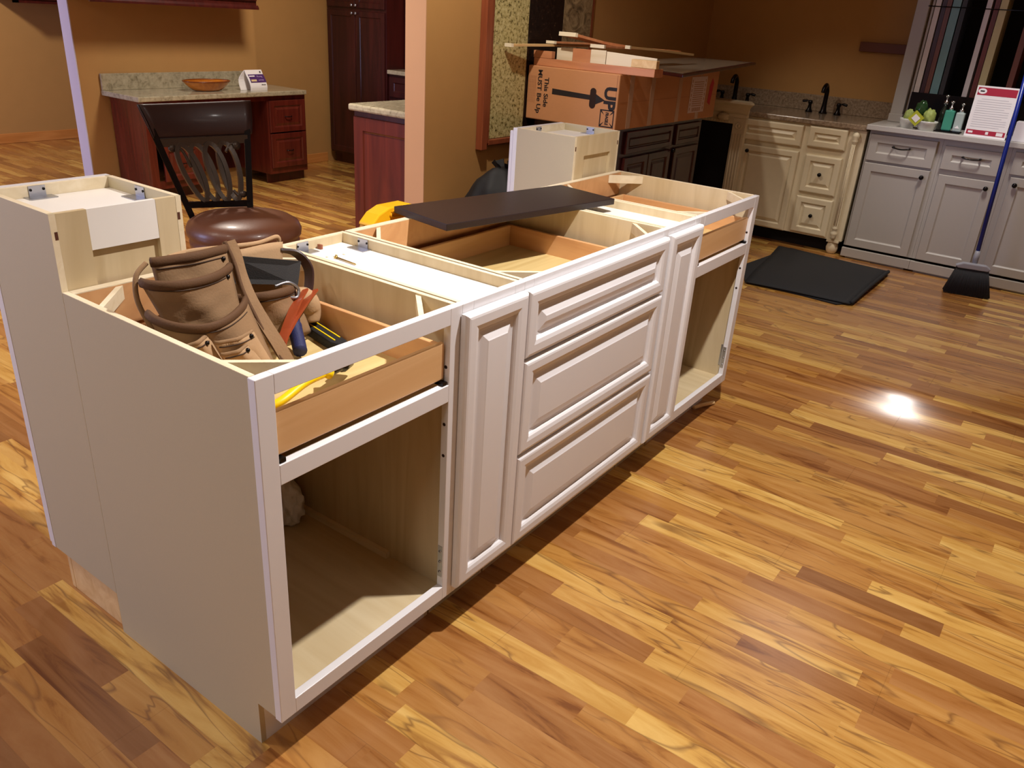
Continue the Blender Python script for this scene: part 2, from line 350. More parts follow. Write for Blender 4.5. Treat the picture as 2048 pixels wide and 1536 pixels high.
def bez(pts, n=8):
    """Catmull-Rom through points"""
    P = [Vector(p) for p in pts]; out = []
    for i in range(len(P)-1):
        a = P[max(i-1, 0)]; b = P[i]; c = P[i+1]; d = P[min(i+2, len(P)-1)]
        for k in range(n):
            t = k/n; out.append(.5*((2*b)+(c-a)*t+(2*a-5*b+4*c-d)*t*t+(3*b-a-3*c+d)*t**3))
    out.append(P[-1]); return out

# ------------------------------------------------------------------ the room
def st(name, mat, *bx, **k):
    m = MB()
    for b in bx: m.box(*b)
    return m.build(name, mat, kind='structure', **k)
st('floor', floor_mat(), (-4.1, 8.1, -4.1, 8.1, -.1, 0))
st('ceiling', ceilm, (-4.1, 8.1, -4.1, 8.1, CH, CH+.1))
st('wall_right', gold, (5.9, 6.0, -4, 1.86, 0, CH))
st('wall_center', gold, (2.50, 6.0, 1.86, 1.995, 0, CH))
st('end_tint_1', pillar, (2.494, 2.4995, 1.86, 1.995, 0, CH))  # added plate that carries the lit tint of the pillar end
st('wall_desk', gold, (2.405, 3.935, 5.045, 5.17, 0, CH))
st('end_tint_2', poleend, (2.397, 2.404, 5.045, 5.17, 0, CH))  # added pale plate, daylight tint in its colour
st('wall_back', gold, (3.94, 5.6, 5.16, 5.26, 0, CH))
st('wall_pantry', gold, (5.46, 5.56, 2.0, 5.155, 0, CH))
st('wall_far', gold, (-4, 8, 7.52, 7.62, 0, CH))
st('wall_left', gold, (-4.1, -4, -4, 3.6, 0, CH), (-4.1, -4, 6.8, 7.5, 0, CH), (-4.1, -4, 3.6, 6.8, 2.5, CH), (-4.1, -4, 3.6, 6.8, 0, .4))
st('wall_front', gold, (-4, 8, -4.1, -4, 0, CH))
st('wall_far_right', gold, (6.01, 6.1, -4, -1.6, 0, CH))
w = st('window_1', base('window_frame', hx(210, 210, 214), .4), (-4.06, -4.0, 3.6, 6.8, .4, .46), (-4.06, -4.0, 3.6, 6.8, 2.44, 2.5), (-4.06, -4.0, 5.17, 5.23, .46, 2.44))
def bboard(name, x0, x1, y0, y1, h=.09):
    st(name, basebd, (x0, x1, y0, y1, 0, h), bevel=.004)
bboard('baseboard_far', -3.9, 8, 7.505, 7.52)
bboard('baseboard_back', 3.94, 4.79, 5.145, 5.16, .085)
bboard('baseboard_partition', 2.405, 2.55, 5.175, 5.19, .09)

# ------------------------------------------------------------------ island cabinets (local x along the front, y to the back)
WP = [(0, .012), (.002, .0165), (.006, .0195), (.011, .0205), (.030, .0205), (.040, .018), (.044, .014), (.046, .0085), (.054, .0085), (.058, .0095), (.076, .0165), (.079, .0180)]
DP = WP
H = .876; FT = .019; D = .605
def screws(mb, pts, r=.004):
    for c, ax in pts: mb.lathe([(r, -.0006), (r, .0006), (0, .0006)], c, 8, ax)
def bracket(mb, x, y, z, along, face):
    # L-shaped corner plate: along 'x' or 'y', upright leaf pressed to the side 'face' (+1/-1)
    w = .06; t = .0015
    if along == 'x':
        mb.box(x-w/2, x+w/2, min(y, y-face*.03), max(y, y-face*.03), z, z+t); mb.box(x-w/2+.012, x+w/2-.012, min(y, y-face*t), max(y, y-face*t), z, z+.024)
    else:
        mb.box(min(x, x-face*.03), max(x, x-face*.03), y-w/2, y+w/2, z, z+t); mb.box(min(x, x-face*t), max(x, x-face*t), y-w/2+.012, y+w/2-.012, z, z+.024)
def braces(t, x0, x1, y0, y1, ztop, corners):
    # triangular corner blocks seen as slanting boards
    L_ = .085
    for (cx, sx, cy, sy) in corners:
        m = MB(); a = (cx, cy+sy*L_); b = (cx+sx*L_, cy)
        n = Vector((sx, sy)).normalized()*.012
        pts = [a, b, (b[0]+n.x*1.4+sx*.004, b[1]), (a[0], a[1]+n.y*1.4+sy*.004)]
        m.prism(pts, ztop-.034, ztop-.004, 'z')
        o = m.build('corner_brace', edge, t)
        mid = ((a[0]+b[0])/2+n.x*1.25, (a[1]+b[1])/2+n.y*1.25)
def drawer_box(t, x0, x1, y0, y1, z0, z1, front=True, lab=None):
    d = MB().box(x0+.013, x1-.013, y0+.013, y1-.013, z0+.006, z0+.014).build('drawer', drawfloor, t, label='pale plywood drawer bottom')
    m = MB().box(x0, x0+.013, y0+.0132, y1, z0, z1-.004).box(x1-.013, x1, y0+.0132, y1, z0, z1-.004)
    m.build('drawer_side', mapley, d, bevel=.002)
    m = MB().box(x0+.0132, x1-.0132, y1-.013, y1, z0, z1-.004).box(x0, x1, y0, y0+.013, z0, z1)
    m.build('drawer_end', maple, d, bevel=.003)
    MB().box(x0-.012, x0-.001, y0+.02, y1, z0-.002, z0+.034).box(x1+.001, x1+.012, y0+.02, y1, z0-.002, z0+.034).build('drawer_slide', steel, d)
    return d
def open_cab(name, label, x, w, zd=(.7, .838), cleat=True, toe=True):
    t = thing(name, label, 'cabinet', (x, 0, 0)); sw = .038
    z1, z2 = zd[0], .659
    f = MB()
    f.box(0, sw, 0, FT, .114, H).box(w-sw, w, 0, FT, .114, H)
    f.box(sw, w-sw, 0, FT, H-sw, H).box(sw, w-sw, 0, FT, z2, z1).box(sw, w-sw, 0, FT, .114, .152)
    f.build('face_frame', white, t, bevel=.0012)
    m = MB(); pr = [(FT, .114), (FT, H-.001), (D, H-.001), (D, 0), (.078, 0), (.078, .114)]
    m.prism(pr, .003, .0155, 'x'); m.build('side_panel', lam if x < .1 else birch, t)
    m = MB(); m.prism(pr, w-.0155, w-.003, 'x'); m.build('side_panel', birch, t)
    m = MB().box(.0158, w-.0158, FT+.0005, D-.006, .122, .132); m.build('bottom_panel', birchy, t)
    m = MB().box(.0158, w-.0158, D-.006, D, .0, H-.002); m.build('back_panel', mapley, t); MB().box(.0158, w-.0158, D-.022, D-.0065, H-.09, H-.002).build('back_rail', mapley, t)
    m = MB().box(.0005, .0028, .078, D, 0.0, .0005) if False else None
    MB().box(.0158, w-.0158, .078, .090, .0, .112).build('toe_board', white, t)
    braces(t, 0, 0, 0, 0, H, [(.016, 1, FT, 1), (w-.016, -1, FT, 1), (.016, 1, D-.023, -1), (w-.016, -1, D-.023, -1)])
    e = MB().box(.0032, .0153, FT, D, H-.001, H+.0003).box(w-.0153, w-.0032, FT, D, H-.001, H+.0003).box(.016, w-.016, D-.022, D, H-.0018, H+.0003)
    e.build('plywood_edge', edge, t)
    if cleat:
        m = MB().box(w-.029, w-.016, .20, .57, .1325, .150); m.build('cleat', edge, t)
    h = MB(); hzc = .225
    h.box(w-.0375-.0015, w-.0375, .004, .017, hzc-.045, hzc+.045); h.box(w-.0175, w-.0158, .022, .034, hzc-.045, hzc+.045)
    for dz in (-.03, 0, .03): h.lathe([(.0035, -.001), (.0035, .001), (0, .001)], (w-.0395, .010, hzc+dz), 8, 'x')
    h.build('hinge_plate', steel, t)
    s_ = MB()
    for (yy, zz) in ((.010, .52), (.010, .60), (.010, .74)): s_.lathe([(.0042, -.0008), (.0042, .0003), (0, .0003)], (w-.038, yy, zz), 8, 'x')
    s_.build('screw_hole', hol, t)
    drawer_box(t, .042, w-.042, .012, .55, z1+.012, z1+.098)
    # plastic bracket under the drawer
    MB().box(.042, .055, .003, .03, z1+.001, z1+.009).box(w-.055, w-.042, .003, .03, z1+.001, z1+.009).build('slide_bracket', blackm, t)
    return t
near = open_cab('base_cabinet', 'white open-front base cabinet nearest the camera, leather tool belt in its drawer', 0, .533)
far = open_cab('base_cabinet', 'white open-front base cabinet at the far end of the island, beside the black mat', 1.753, .533)

def narrow(label, x):
    w = .229; t = thing('narrow_cabinet', label, 'cabinet', (x, 0, 0))
    f = MB().box(0, .038, 0, FT, .114, H).box(w-.038, w, 0, FT, .114, H).box(.038, w-.038, 0, FT, H-.038, H).box(.038, w-.038, 0, FT, .114, .152)
    f.build('face_frame', white, t, bevel=.0012)
    pr = [(FT, .114), (FT, H-.001), (D, H-.001), (D, 0), (.078, 0), (.078, .114)]
    MB().prism(pr, .003, .0155, 'x').build('side_panel', birch, t); MB().prism(pr, w-.0155, w-.003, 'x').build('side_panel', birch, t)
    MB().box(.0032, .0153, FT, D, H-.001, H+.0003).box(w-.0153, w-.0032, FT, D, H-.001, H+.0003).box(.016, w-.016, D-.012, D, H-.003, H+.0003).build('plywood_edge', edge, t)
    MB().box(.0158, w-.0158, FT, D-.012, .842, .850).build('top_panel', topw, t)
    MB().box(.0158, w-.0158, D-.012, D, 0, H-.003).build('back_panel', birch, t)
    MB().box(.0158, w-.0158, .078, .09, 0, .112).build('toe_board', lam, t)
    b = MB(); bracket(b, .075, D-.0125, .8505, 'x', 1); b.build('corner_bracket', steel, t)
    b = MB(); bracket(b, w-.016, D-.09, .8505, 'y', 1); b.build('corner_bracket', steel, t)
    s_ = MB()
    for p in ((.058, D-.0145, .866), (.09, D-.0145, .866)): s_.lathe([(.003, -.001), (.003, .001), (0, .001)], p, 8, 'y')
    for p in ((w-.018, D-.105, .866), (w-.018, D-.075, .866)): s_.lathe([(.003, -.001), (.003, .001), (0, .001)], p, 8, 'x')
    s_.build('bracket_screw', blackm, t)
    dr = MB().panel(-.006, w-.006, .136, .856, -.0015, WP); dr.build('door', white, t, bevel=.0006)
    return t
n1 = narrow('narrow white cabinet with a long raised-panel door, brass screw lying on its top', .533)
n2 = narrow('narrow white cabinet with raised-panel door left of the far open cabinet', 1.524)
def three_drawer(x):
    w = .762; t = thing('drawer_cabinet', 'white cabinet with three raised-panel drawer fronts in the middle of the island', 'cabinet', (x, 0, 0))
    f = MB().box(0, .038, 0, FT, .114, H).box(w-.038, w, 0, FT, .114, H).box(.038, w-.038, 0, FT, H-.038, H).box(.038, w-.038, 0, FT, .114, .152).box(.038, w-.038, 0, FT, .66, .698).box(.038, w-.038, 0, FT, .39, .428)
    f.build('face_frame', white, t, bevel=.0012)
    pr = [(FT, .114), (FT, H-.001), (D, H-.001), (D, 0), (.078, 0), (.078, .114)]
    MB().prism(pr, .003, .0155, 'x').build('side_panel', birch, t); MB().prism(pr, w-.0155, w-.003, 'x').build('side_panel', birch, t)
    MB().box(.0158, w-.0158, D-.006, D, 0, H-.002).build('back_panel', mapley, t); MB().box(.0158, w-.0158, D-.022, D-.0065, H-.085, H-.002).build('back_rail', mapley, t)
    MB().box(.0158, w-.0158, FT+.0005, D-.006, .122, .132).build('bottom_panel', birchy, t)
    MB().box(.0158, w-.0158, .078, .09, 0, .112).build('toe_board', lam, t)
    MB().box(.0032, .0153, FT, D, H-.001, H+.0003).box(w-.0153, w-.0032, FT, D, H-.001, H+.0003).box(.016, w-.016, D-.022, D, H-.0018, H+.0003).build('plywood_edge', edge, t)
    braces(t, 0, 0, 0, 0, H, [(.016, 1, FT, 1), (w-.016, -1, FT, 1), (.016, 1, D-.023, -1), (w-.016, -1, D-.023, -1)])
    for (a, b) in ((.684, .856), (.416, .676), (.138, .408)):
        MB().panel(-.004, w-.026, a, b, -.0015, WP).build('drawer_front', white, t, bevel=.0006)
    drawer_box(t, .042, w-.042, .022, .565, .706, .792)
    drawer_box(t, .042, w-.042, .022, .55, .45, .62)
    return t
three_drawer(.762)

# tall back cabinets ------------------------------------------------
def tall(label, x, w, dp, patch_label):
    t = thing('tall_back_cabinet', label, 'cabinet', (x, D+.002, 0)); z0, z1 = .117, 1.034
    MB().box(0, .013, .0, dp-.02, z0, z1).build('side_panel', lam, t, bevel=.0006)
    MB().box(w-.013, w, .0, dp-.02, z0, z1).build('side_panel', lam, t, bevel=.0006)
    MB().box(.0132, .075, 0, .012, z0, z1-.001).build('back_stile', birch, t); MB().box(w-.060, w-.0132, 0, .012, z0, z1-.001).build('back_stile', birch, t)
    MB().box(.0135, w-.0135, .0122, .0155, z0, z1-.022).build('back_panel', birch, t)
    MB().box(0, .0128, -.0006, -.0001, z0, z1).build('panel_edge', edge, t); MB().box(w-.0128, w, -.0006, -.0001, z0, z1).build('panel_edge', edge, t)
    MB().box(.0752, w-.0602, .0006, .0118, z1-(.085 if patch_label else .075), z1-.001).build('back_rail', topw if patch_label else birch, t, label=patch_label)
    MB().box(.0132, w-.0132, dp-.032, dp-.0203, z1-.07, z1-.001).build('top_rail', edge, t)
    MB().box(.0132, w-.0132, .016, dp-.033, z1-.034, z1-.026).build('top_panel', topw, t)
    MB().box(.0132, w-.0132, .012, dp-.033, z0+.0, z0+.012).build('bottom_panel', birchy, t)
    MB().box(0, .0127, .006, dp-.03, z1, z1+.0004).box(w-.0127, w, .006, dp-.03, z1, z1+.0004).build('plywood_edge', edge, t)
    MB().box(-.001, w+.001, dp-.0198, dp-.001, z0-.001, z1).build('face_frame', white, t, bevel=.001)
    MB().panel(-(w+.002), -.002, z0+.004, z1-.012, -(dp), [(a, h) for a, h in WP]).xf(Matrix.Rotation(math.pi, 4, 'Z')).build('door', white, t, bevel=.0006)
    m = MB(); bracket(m, w*.38, dp-.0325, z1-.0255, 'x', 1); m.build('corner_bracket', steel, t)
    m = MB(); bracket(m, w-.0135, dp*.45, z1-.0255, 'y', 1); m.build('corner_bracket', steel, t)
    s_ = MB()
    for p in ((w*.38-.014, dp-.0345, z1-.010), (w*.38+.014, dp-.0345, z1-.010)): s_.lathe([(.003, -.001), (.003, .001), (0, .001)], p, 8, 'y')
    for p in ((w-.0155, dp*.45-.014, z1-.01), (w-.0155, dp*.45+.014, z1-.01)): s_.lathe([(.003, -.001), (.003, .001), (0, .001)], p, 8, 'x')
    s_.build('bracket_screw', blackm, t)
    MB().box(.006, .0122, -.0010, -.0003, z1-.052, z1-.036).box(w-.0122, w-.006, -.0010, -.0003, z1-.052, z1-.036).build('staple_slot', base('slot_brown', hx(84, 44, 30), .8), t)
    return t
tall('tall narrow white cabinet with open top behind the nearest island cabinet', .003, .285, .30, 'white painted board across the raw back')
tall('tall narrow white cabinet with open top behind the far island cabinet', 1.925, .338, .285, None)
def plinth(label, x, w, dp):
    m = MB().box(x, x+w, D+.006, D+.024, 0, .105).box(x, x+w, D+dp-.05, D+dp-.032, 0, .105).box(x, x+.03, D+.0242, D+dp-.0502, 0, .112).box(x+w-.03, x+w, D+.0242, D+dp-.0502, 0, .112)
    return m.build('plinth_frame', pine, bevel=.002, label=label, cat='wooden base frame')
plinth('raw pine base frame under the tall cabinet nearest the camera', .014, .262, .29)
plinth('raw pine base frame under the far tall cabinet', 1.94, .31, .275)

# board lying over the island ----------------------------------------
t = Matrix.Rotation(math.radians(-10.8), 4, 'Z')
MB().box(-.36, .36, -.125, .125, -.010, .010).build('shelf_board', black, bevel=.002, label='black board lying across the top of the island', cat='board', loc=(1.345, .470, .8875), rotz=math.radians(-10.8))

# wooden stick poking out under the far end
MB().tube(bez([(2.16, .064, .010), (2.21, .045, .012), (2.268, .022, .010)]), [.008]*17, 8).build('wood_shim', pine, label='pale wooden stick poking out under the far end of the island', cat='wood scrap')

# items in and on the island -------------------------------------------
s_ = thing('wood_screw', 'brass screw lying on the white top of the narrow cabinet', 'screw', (.624, .45, .8535), math.radians(-95))
MB().tube([(-.036, 0, 0), (.034, 0, 0), (.040, 0, 0)], [.0022, .0020, .0004], 8).build('shank', brass, s_)
MB().lathe([(.0022, .0), (.0055, -.004), (.0055, -.005), (0, -.005)], (-.036, 0, 0), 10, 'x').build('head', brass, s_)
m = MB()
for k in range(5): m.box(.60+k*.016, .604+k*.016, .50+.01*(k % 2), .506+.01*(k % 2), .8503, .8515)
m.build('sawdust', edge, kind='stuff', label='wood crumbs scattered on the narrow cabinet top', cat='wood crumbs')
MB().box(.653, .660, .575, .588, .8503, .862).build('wood_block', oakframe, label='tiny brown wood chip on the narrow cabinet top by the corner brackets', cat='wood chip')

def blob(r, seed, sx, sy, sz, amp, c=(0, 0, 0), n=28, flatten=0.0):
    rd = random.Random(seed); ks = [(rd.uniform(1, 4), rd.uniform(1, 4), rd.uniform(1, 4), rd.uniform(0, 6)) for _ in range(9)]
    m = MB(); vs = []; fs = []
    for a in range(n+1):
        th = math.pi*a/n
        for b in range(n*2):
            ph = math.pi*b/n; d = Vector((math.sin(th)*math.cos(ph), math.sin(th)*math.sin(ph), math.cos(th)))
            q = 1+amp*sum(math.sin(k[0]*3*d.x+k[3])*math.sin(k[1]*3*d.y+k[3]*2)*math.cos(k[2]*3*d.z) for k in ks)/3
            p = Vector((d.x*r*sx*q, d.y*r*sy*q, d.z*r*sz*q)); p.z = max(p.z, -r*sz*.8)
            vs.append(p+Vector(c))
    for a in range(n):
        for b in range(n*2): fs.append((a*2*n+b, a*2*n+(b+1) % (2*n), (a+1)*2*n+(b+1) % (2*n), (a+1)*2*n+b))
    return m.add(vs, fs, True)
blob(.06, 3, .75, .95, 1.25, .16, (.448, .525, .195)).build('bubble_wrap', clearp, label='crumpled clear plastic wrap in the back corner of the nearest cabinet', cat='plastic wrap')

# leather tool pouches -----------------------------------------------
def pocket(t, name, tl, tr, bl, br, out, depth, mat, hem=binding, lab=None, dip=0, rimw=.007):
    tl, tr, bl, br, out = map(Vector, (tl, tr, bl, br, out))
    def fn(u, v): # v 0 bottom .. 1 top
        p = (bl*(1-u)+br*u)*(1-v)+(tl*(1-u)+tr*u)*v
        s = math.sin(math.pi*u)**.7 if 0 < u < 1 else 0
        p = p+out*.0035*(math.sin(11*u+6*v+depth*90)+.6*math.sin(17*v-7*u+depth*40))*s*(1-v*.6)
        return p+out*depth*s*(.35+.65*v**.8)*(1 if v > .02 else .6)-Vector((0, 0, dip))*s*v*v
    a = MB().patch(fn, 20, 10).build(name, mat, t, solid=.005, label=lab)
    hp = [fn(u/24, 1) for u in range(25)]
    MB().tube(hp, rimw, 8, 1.5).build('binding', hem, a)
    st2 = [Vector(fn(u/24, .9))+out*.004 for u in range(1, 24)]
    MB().tube(st2, .0012, 5).build('stitching', stitch, a)
    return a, fn
def rivet(mb, p, d, r=.006):
    q = Vector(d).to_track_quat('Z', 'Y').to_matrix().to_4x4(); q.translation = Vector(p)
    n = MB().lathe([(r, 0), (r*.8, .003), (0, .004)], (0, 0, 0), 10).xf(q); mb.add(n.v, n.f, True)
P1 = thing('tool_pouch', 'tan leather tool pouch with brown binding standing in the nearest drawer', 'tool pouch', (0, 0, 0))
OUT = Vector((-.45, -.9, .12)).normalized()
# back sheet of the pouch with a folded suede top
def back(u, v):
    a = Vector((.165, .475, .946)).lerp(Vector((.437, .470, .930)), u); b = Vector((.15, .445, .78)).lerp(Vector((.40, .43, .775)), u)
    p = b.lerp(a, v); p += Vector((0, .012, .0))*math.sin(5*u)*v; return p+Vector((0, 0, .005))*math.sin(8*u+.5)*v
MB().patch(back, 20, 10).build('back_sheet', suede2, P1, solid=.006)
a1, f1 = pocket(P1, 'pocket', (.085, .408, .966), (.245, .398, .966), (.09, .385, .84), (.235, .355, .83), OUT, .022, suede)
a2, f2 = pocket(P1, 'pocket', (.055, .398, .935), (.236, .376, .934), (.085, .365, .83), (.228, .335, .82), OUT, .058, suede, dip=.008)
a3, f3 = pocket(P1, 'pocket', (.046, .375, .880), (.228, .322, .878), (.085, .34, .745), (.245, .262, .742), OUT, .085, suede, dip=.024)
a4, f4 = pocket(P1, 'small_pocket', (.108, .262, .836), (.186, .250, .842), (.140, .250, .750), (.222, .225, .745), OUT, .022, suede2, hem=suede, rimw=.003)
a5, f5 = pocket(P1, 'small_pocket', (.110, .248, .815), (.162, .236, .824), (.150, .236, .748), (.205, .214, .745), OUT, .018, suede2, hem=suede, rimw=.003)
a6, f6 = pocket(P1, 'small_pocket', (.058, .288, .835), (.102, .276, .850), (.095, .272, .748), (.138, .255, .748), OUT, .018, suede2, hem=suede, rimw=.003)
# gusset strap running down the right side
MB().strip(bez([(.258, .405, .978), (.262, .392, .95), (.258, .372, .91), (.252, .338, .87), (.255, .300, .825), (.262, .270, .785), (.268, .248, .748)]), (.026, -.006, .004), .006).build('side_gusset', suede, P1)
MB().tube(bez([(.247, .402, .980), (.250, .380, .94), (.242, .345, .885), (.246, .300, .82), (.256, .258, .760), (.262, .238, .742)]), .0042, 8).build('gusset_binding', binding, P1)
MB().tube(bez([(.078, .412, .966), (.052, .408, .945), (.044, .400, .90), (.060, .39, .84)]), .005, 8).build('gusset_binding', suede, P1)
m = MB()
for f, u, v in ((f1, .93, .88), (f2, .93, .9), (f4, .9, .95), (f5, .88, .92), (f6, .85, .9)): rivet(m, Vector(f(u, v))+OUT*.005, OUT, .005)
m.build('rivet', blackm, P1)
# folded suede edge along the top at the back
MB().tube(bez([(.165, .478, .946), (.22, .484, .947), (.30, .478, .942), (.38, .472, .938), (.430, .470, .944), (.440, .472, .932)]), .0045, 8, 1.2).build('rolled_edge', suede2, P1)
P2 = thing('tool_pouch', 'second tan leather pouch with black web belt, lying to the right in the nearest drawer', 'tool pouch', (0, 0, 0))
OUT2 = Vector((-.25, -.95, .2)).normalized()
b1, g1 = pocket(P2, 'pocket', (.262, .405, .852), (.405, .388, .850), (.275, .38, .745), (.425, .36, .742), OUT2, .050, suede)
MB().tube(bez([(.395, .385, .83), (.430, .385, .815), (.444, .385, .785), (.440, .375, .758)]), [.018+.012*math.sin(math.pi*k/24) for k in range(25)], 14).build('pouch_end', suede2, P2)
MB().hexa([(.276, .428, .877), (.415, .384, .853), (.413, .390, .853), (.276, .434, .877), (.273, .428, .940), (.444, .404, .898), (.444, .410, .898), (.273, .434, .940)]).build('web_belt', webb, P2, label='wide black webbing belt')
MB().strip(bez([(.425, .462, .915), (.462, .445, .906), (.476, .42, .875), (.460, .40, .838), (.425, .375, .815)]), (.004, -.024, .010), .005).build('leather_strap', dleather, P2)
MB().strip(bez([(.452, .378, .832), (.40, .350, .822), (.34, .318, .805), (.282, .292, .775)]), (.016, -.018, .008), .005).build('leather_strap', redlea, P2, label='reddish brown leather strap')
MB().strip(bez([(.420, .372, .842), (.375, .345, .828), (.325, .315, .80), (.275, .285, .762)]), (.014, -.016, .008), .005).build('leather_strap', redlea, P2, label='reddish brown leather strap')
MB().tube(bez([(.345, .375, .868), (.375, .368, .872), (.395, .360, .855), (.385, .355, .838), (.36, .36, .845)]), .0035, 8).build('hammer_loop', steel, P2)
hm = thing('hammer', 'hammer with blue textured rubber grip standing in the nearest drawer', 'hammer', (0, 0, 0))
MB().tube(bez([(.372, .352, .805), (.355, .328, .778), (.340, .302, .760), (.326, .280, .748)]), [.0125]*6+[.0155]*19, 12, 1.15).build('grip', blue, hm)
MB().tube(bez([(.392, .375, .845), (.382, .365, .825), (.372, .352, .805)]), .009, 10).build('handle_neck', dleather, hm)
kn = thing('utility_knife', 'black and yellow utility tool lying on the drawer bottom behind the hammer', 'utility knife', (.437, .325, .739), math.radians(-104))
MB().prism([(-.085, -.014), (-.07, -.02), (.06, -.019), (.085, -.01), (.088, .008), (.07, .018), (-.06, .019), (-.085, .012)], -.012, .012, 'z').build('body', rubber, kn, bevel=.005)
MB().prism([(-.07, -.010), (.06, -.009), (.06, -.006), (-.07, -.007)], .012, .0135, 'z').prism([(-.07, .008), (.05, .009), (.05, .012), (-.07, .011)], .012, .0135, 'z').build('stripe', yellow2, kn)
sn = thing('tin_snips', 'snips with yellow handle and black head lying just behind the open drawer front', 'snips', (0, 0, 0))
MB().tube(bez([(.075, .118, .745), (.12, .095, .762), (.19, .105, .775), (.25, .115, .772)]), [.008]*6+[.010]*19, 10, .8).build('handle', yellow2, sn)
MB().tube(bez([(.245, .10, .775), (.262, .115, .772), (.275, .135, .765)]), .009, 10).build('handle_guard', yellow2, sn)
MB().tube(bez([(.26, .118, .768), (.31, .135, .762), (.345, .155, .755)]), [.010]*8+[.016]*8+[.012], 10, .8).build('jaw', blackm, sn)
mk = MB()
mk.text('MASTER', .014, lambda a, b: (.4775, .17-a, .772+b)); mk.text('CRAFTERS', .008, lambda a, b: (.4775, .17-a, .759+b))
mk.build('drawer_stamp', redlea, near, label='brown maker stamp printed inside the drawer side')
mk = MB().text('CRAFTERS', .014, lambda a, b: (2.286-.533+.4775, .17-a, .772+b)).xf(Matrix.Translation((-1.753, 0, 0)))
mk.build('drawer_stamp', redlea, far, label='brown maker stamp printed inside the drawer side')

# yellow stepladder behind the island ------------------------------------
sl = thing('step_ladder', 'yellow plastic-topped step ladder standing behind the island', 'step ladder', (1.055, .757, 0))
cap = [(-.120, .842), (-.118, .850), (-.088, .876), (-.045, .891), (.045, .891), (.088, .876), (.118, .850), (.120, .842)]
MB().prism(cap, -.085, -.028, 'y').build('top_cap', yellow, sl, bevel=.006)
MB().tube([(-.008+.034*math.cos(2*math.pi*k/20), -.087, .868+.010*math.sin(2*math.pi*k/20)) for k in range(21)], .004, 8).build('grip_slot', yellow, sl)
for sx in (-1, 1):
    MB().hexa([(sx*.15-.012, -.105, 0), (sx*.15+.012, -.105, 0), (sx*.15+.012, -.07, 0), (sx*.15-.012, -.07, 0), (sx*.10-.012, -.084, .841), (sx*.10+.012, -.084, .841), (sx*.10+.012, -.05, .841), (sx*.10-.012, -.05, .841)]).build('leg', yellow, sl)
    MB().hexa([(sx*.15-.012, .30, 0), (sx*.15+.012, .30, 0), (sx*.15+.012, .33, 0), (sx*.15-.012, .33, 0), (sx*.10-.012, -.043, .841), (sx*.10+.012, -.043, .841), (sx*.10+.012, -.029, .841), (sx*.10-.012, -.029, .841)]).build('leg', yellow, sl)
for k, z in enumerate((.28, .56)): MB().box(-.125+k*.015, .125-k*.015, -.10+z*.03, -.03+z*.03, z, z+.02).build('step', steel, sl)

# ------------------------------------------------------------------ bar stool
bs = thing('bar_stool', 'swivel bar stool with round brown leather seat and scrolled iron back', 'bar stool', (1.18, 1.61, 0))
o0 = Vector((1.18, 1.61, 0))
MB().lathe([(0, .548), (.185, .548), (.204, .556), (.206, .575), (.200, .584), (.212, .600), (.215, .620), (.206, .643), (.177, .661), (.12, .671), (.05, .675), (0, .676)], (0, 0, 0), 40).build('seat_cushion', leather, bs)
MB().lathe([(0, .532), (.19, .532), (.198, .536), (.198, .544), (.19, .547), (0, .547)], (0, 0, 0), 36).build('seat_ring', blackm, bs)
MB().lathe([(.0, .48), (.06, .48), (.06, .531), (0, .531)], (0, 0, 0), 16).build('swivel', blackm, bs)
for k in range(4):
    a = math.radians(45+90*k); c_, s_ = math.cos(a), math.sin(a)
    MB().tube(bez([(.10*c_, .10*s_, .52), (.15*c_, .15*s_, .44), (.17*c_, .17*s_, .22), (.22*c_, .22*s_, .0)]), .014, 8).build('leg', iron, bs)
MB().tube([(.185*math.cos(2*math.pi*k/32), .185*math.sin(2*math.pi*k/32), .2) for k in range(33)], .009, 8).build('foot_ring', iron, bs)
BL, BR = Vector((1.076, 1.812, .675))-o0, Vector((1.275, 1.694, .675))-o0
TL, TR = Vector((.965, 1.865, 1.055))-o0, Vector((1.352, 1.775, 1.062))-o0
def bk(u, v, off=0):   # curved back surface
    p = BL.lerp(BR, u).lerp(TL.lerp(TR, u), v); n = Vector((.25, .95, -.15))
    return p+n*(math.sin(math.pi*u)*.03*v+off)
for (u0, nm) in ((0, 'back_post'), (1, 'back_post')):
    MB().strip([bk(u0, v/14-.35*(1 if v == 0 else 0)) for v in range(0, 12)], (BR-BL).normalized()*.024, .014).build(nm, blackm, bs, bevel=.002)
MB().strip([bk(u/10, .03) for u in range(11)], (0, 0, .024), .012).build('back_rail', blackm, bs)
MB().strip([bk(u/10, .645) for u in range(11)], (.0, 0, .030), .014).build('back_rail', iron, bs)
m = MB()
def crest(u, v):
    a = v*2*math.pi; e = .018*(1+.25*math.cos(a))
    z = .69+.31*(.5-.5*math.cos(a)); return bk(u, z, .008*math.sin(a)+.05*max(0, z-.85))
m.patch(lambda u, v: crest(u*1.08-.03, v), 14, 24); m.build('crest_rail', dleather, bs, solid=.004)
# hooked ends of the crest
MB().tube([crest(-.02, v/24)*1.0 for v in range(25)], .003, 6).build('crest_welt', blackm, bs)
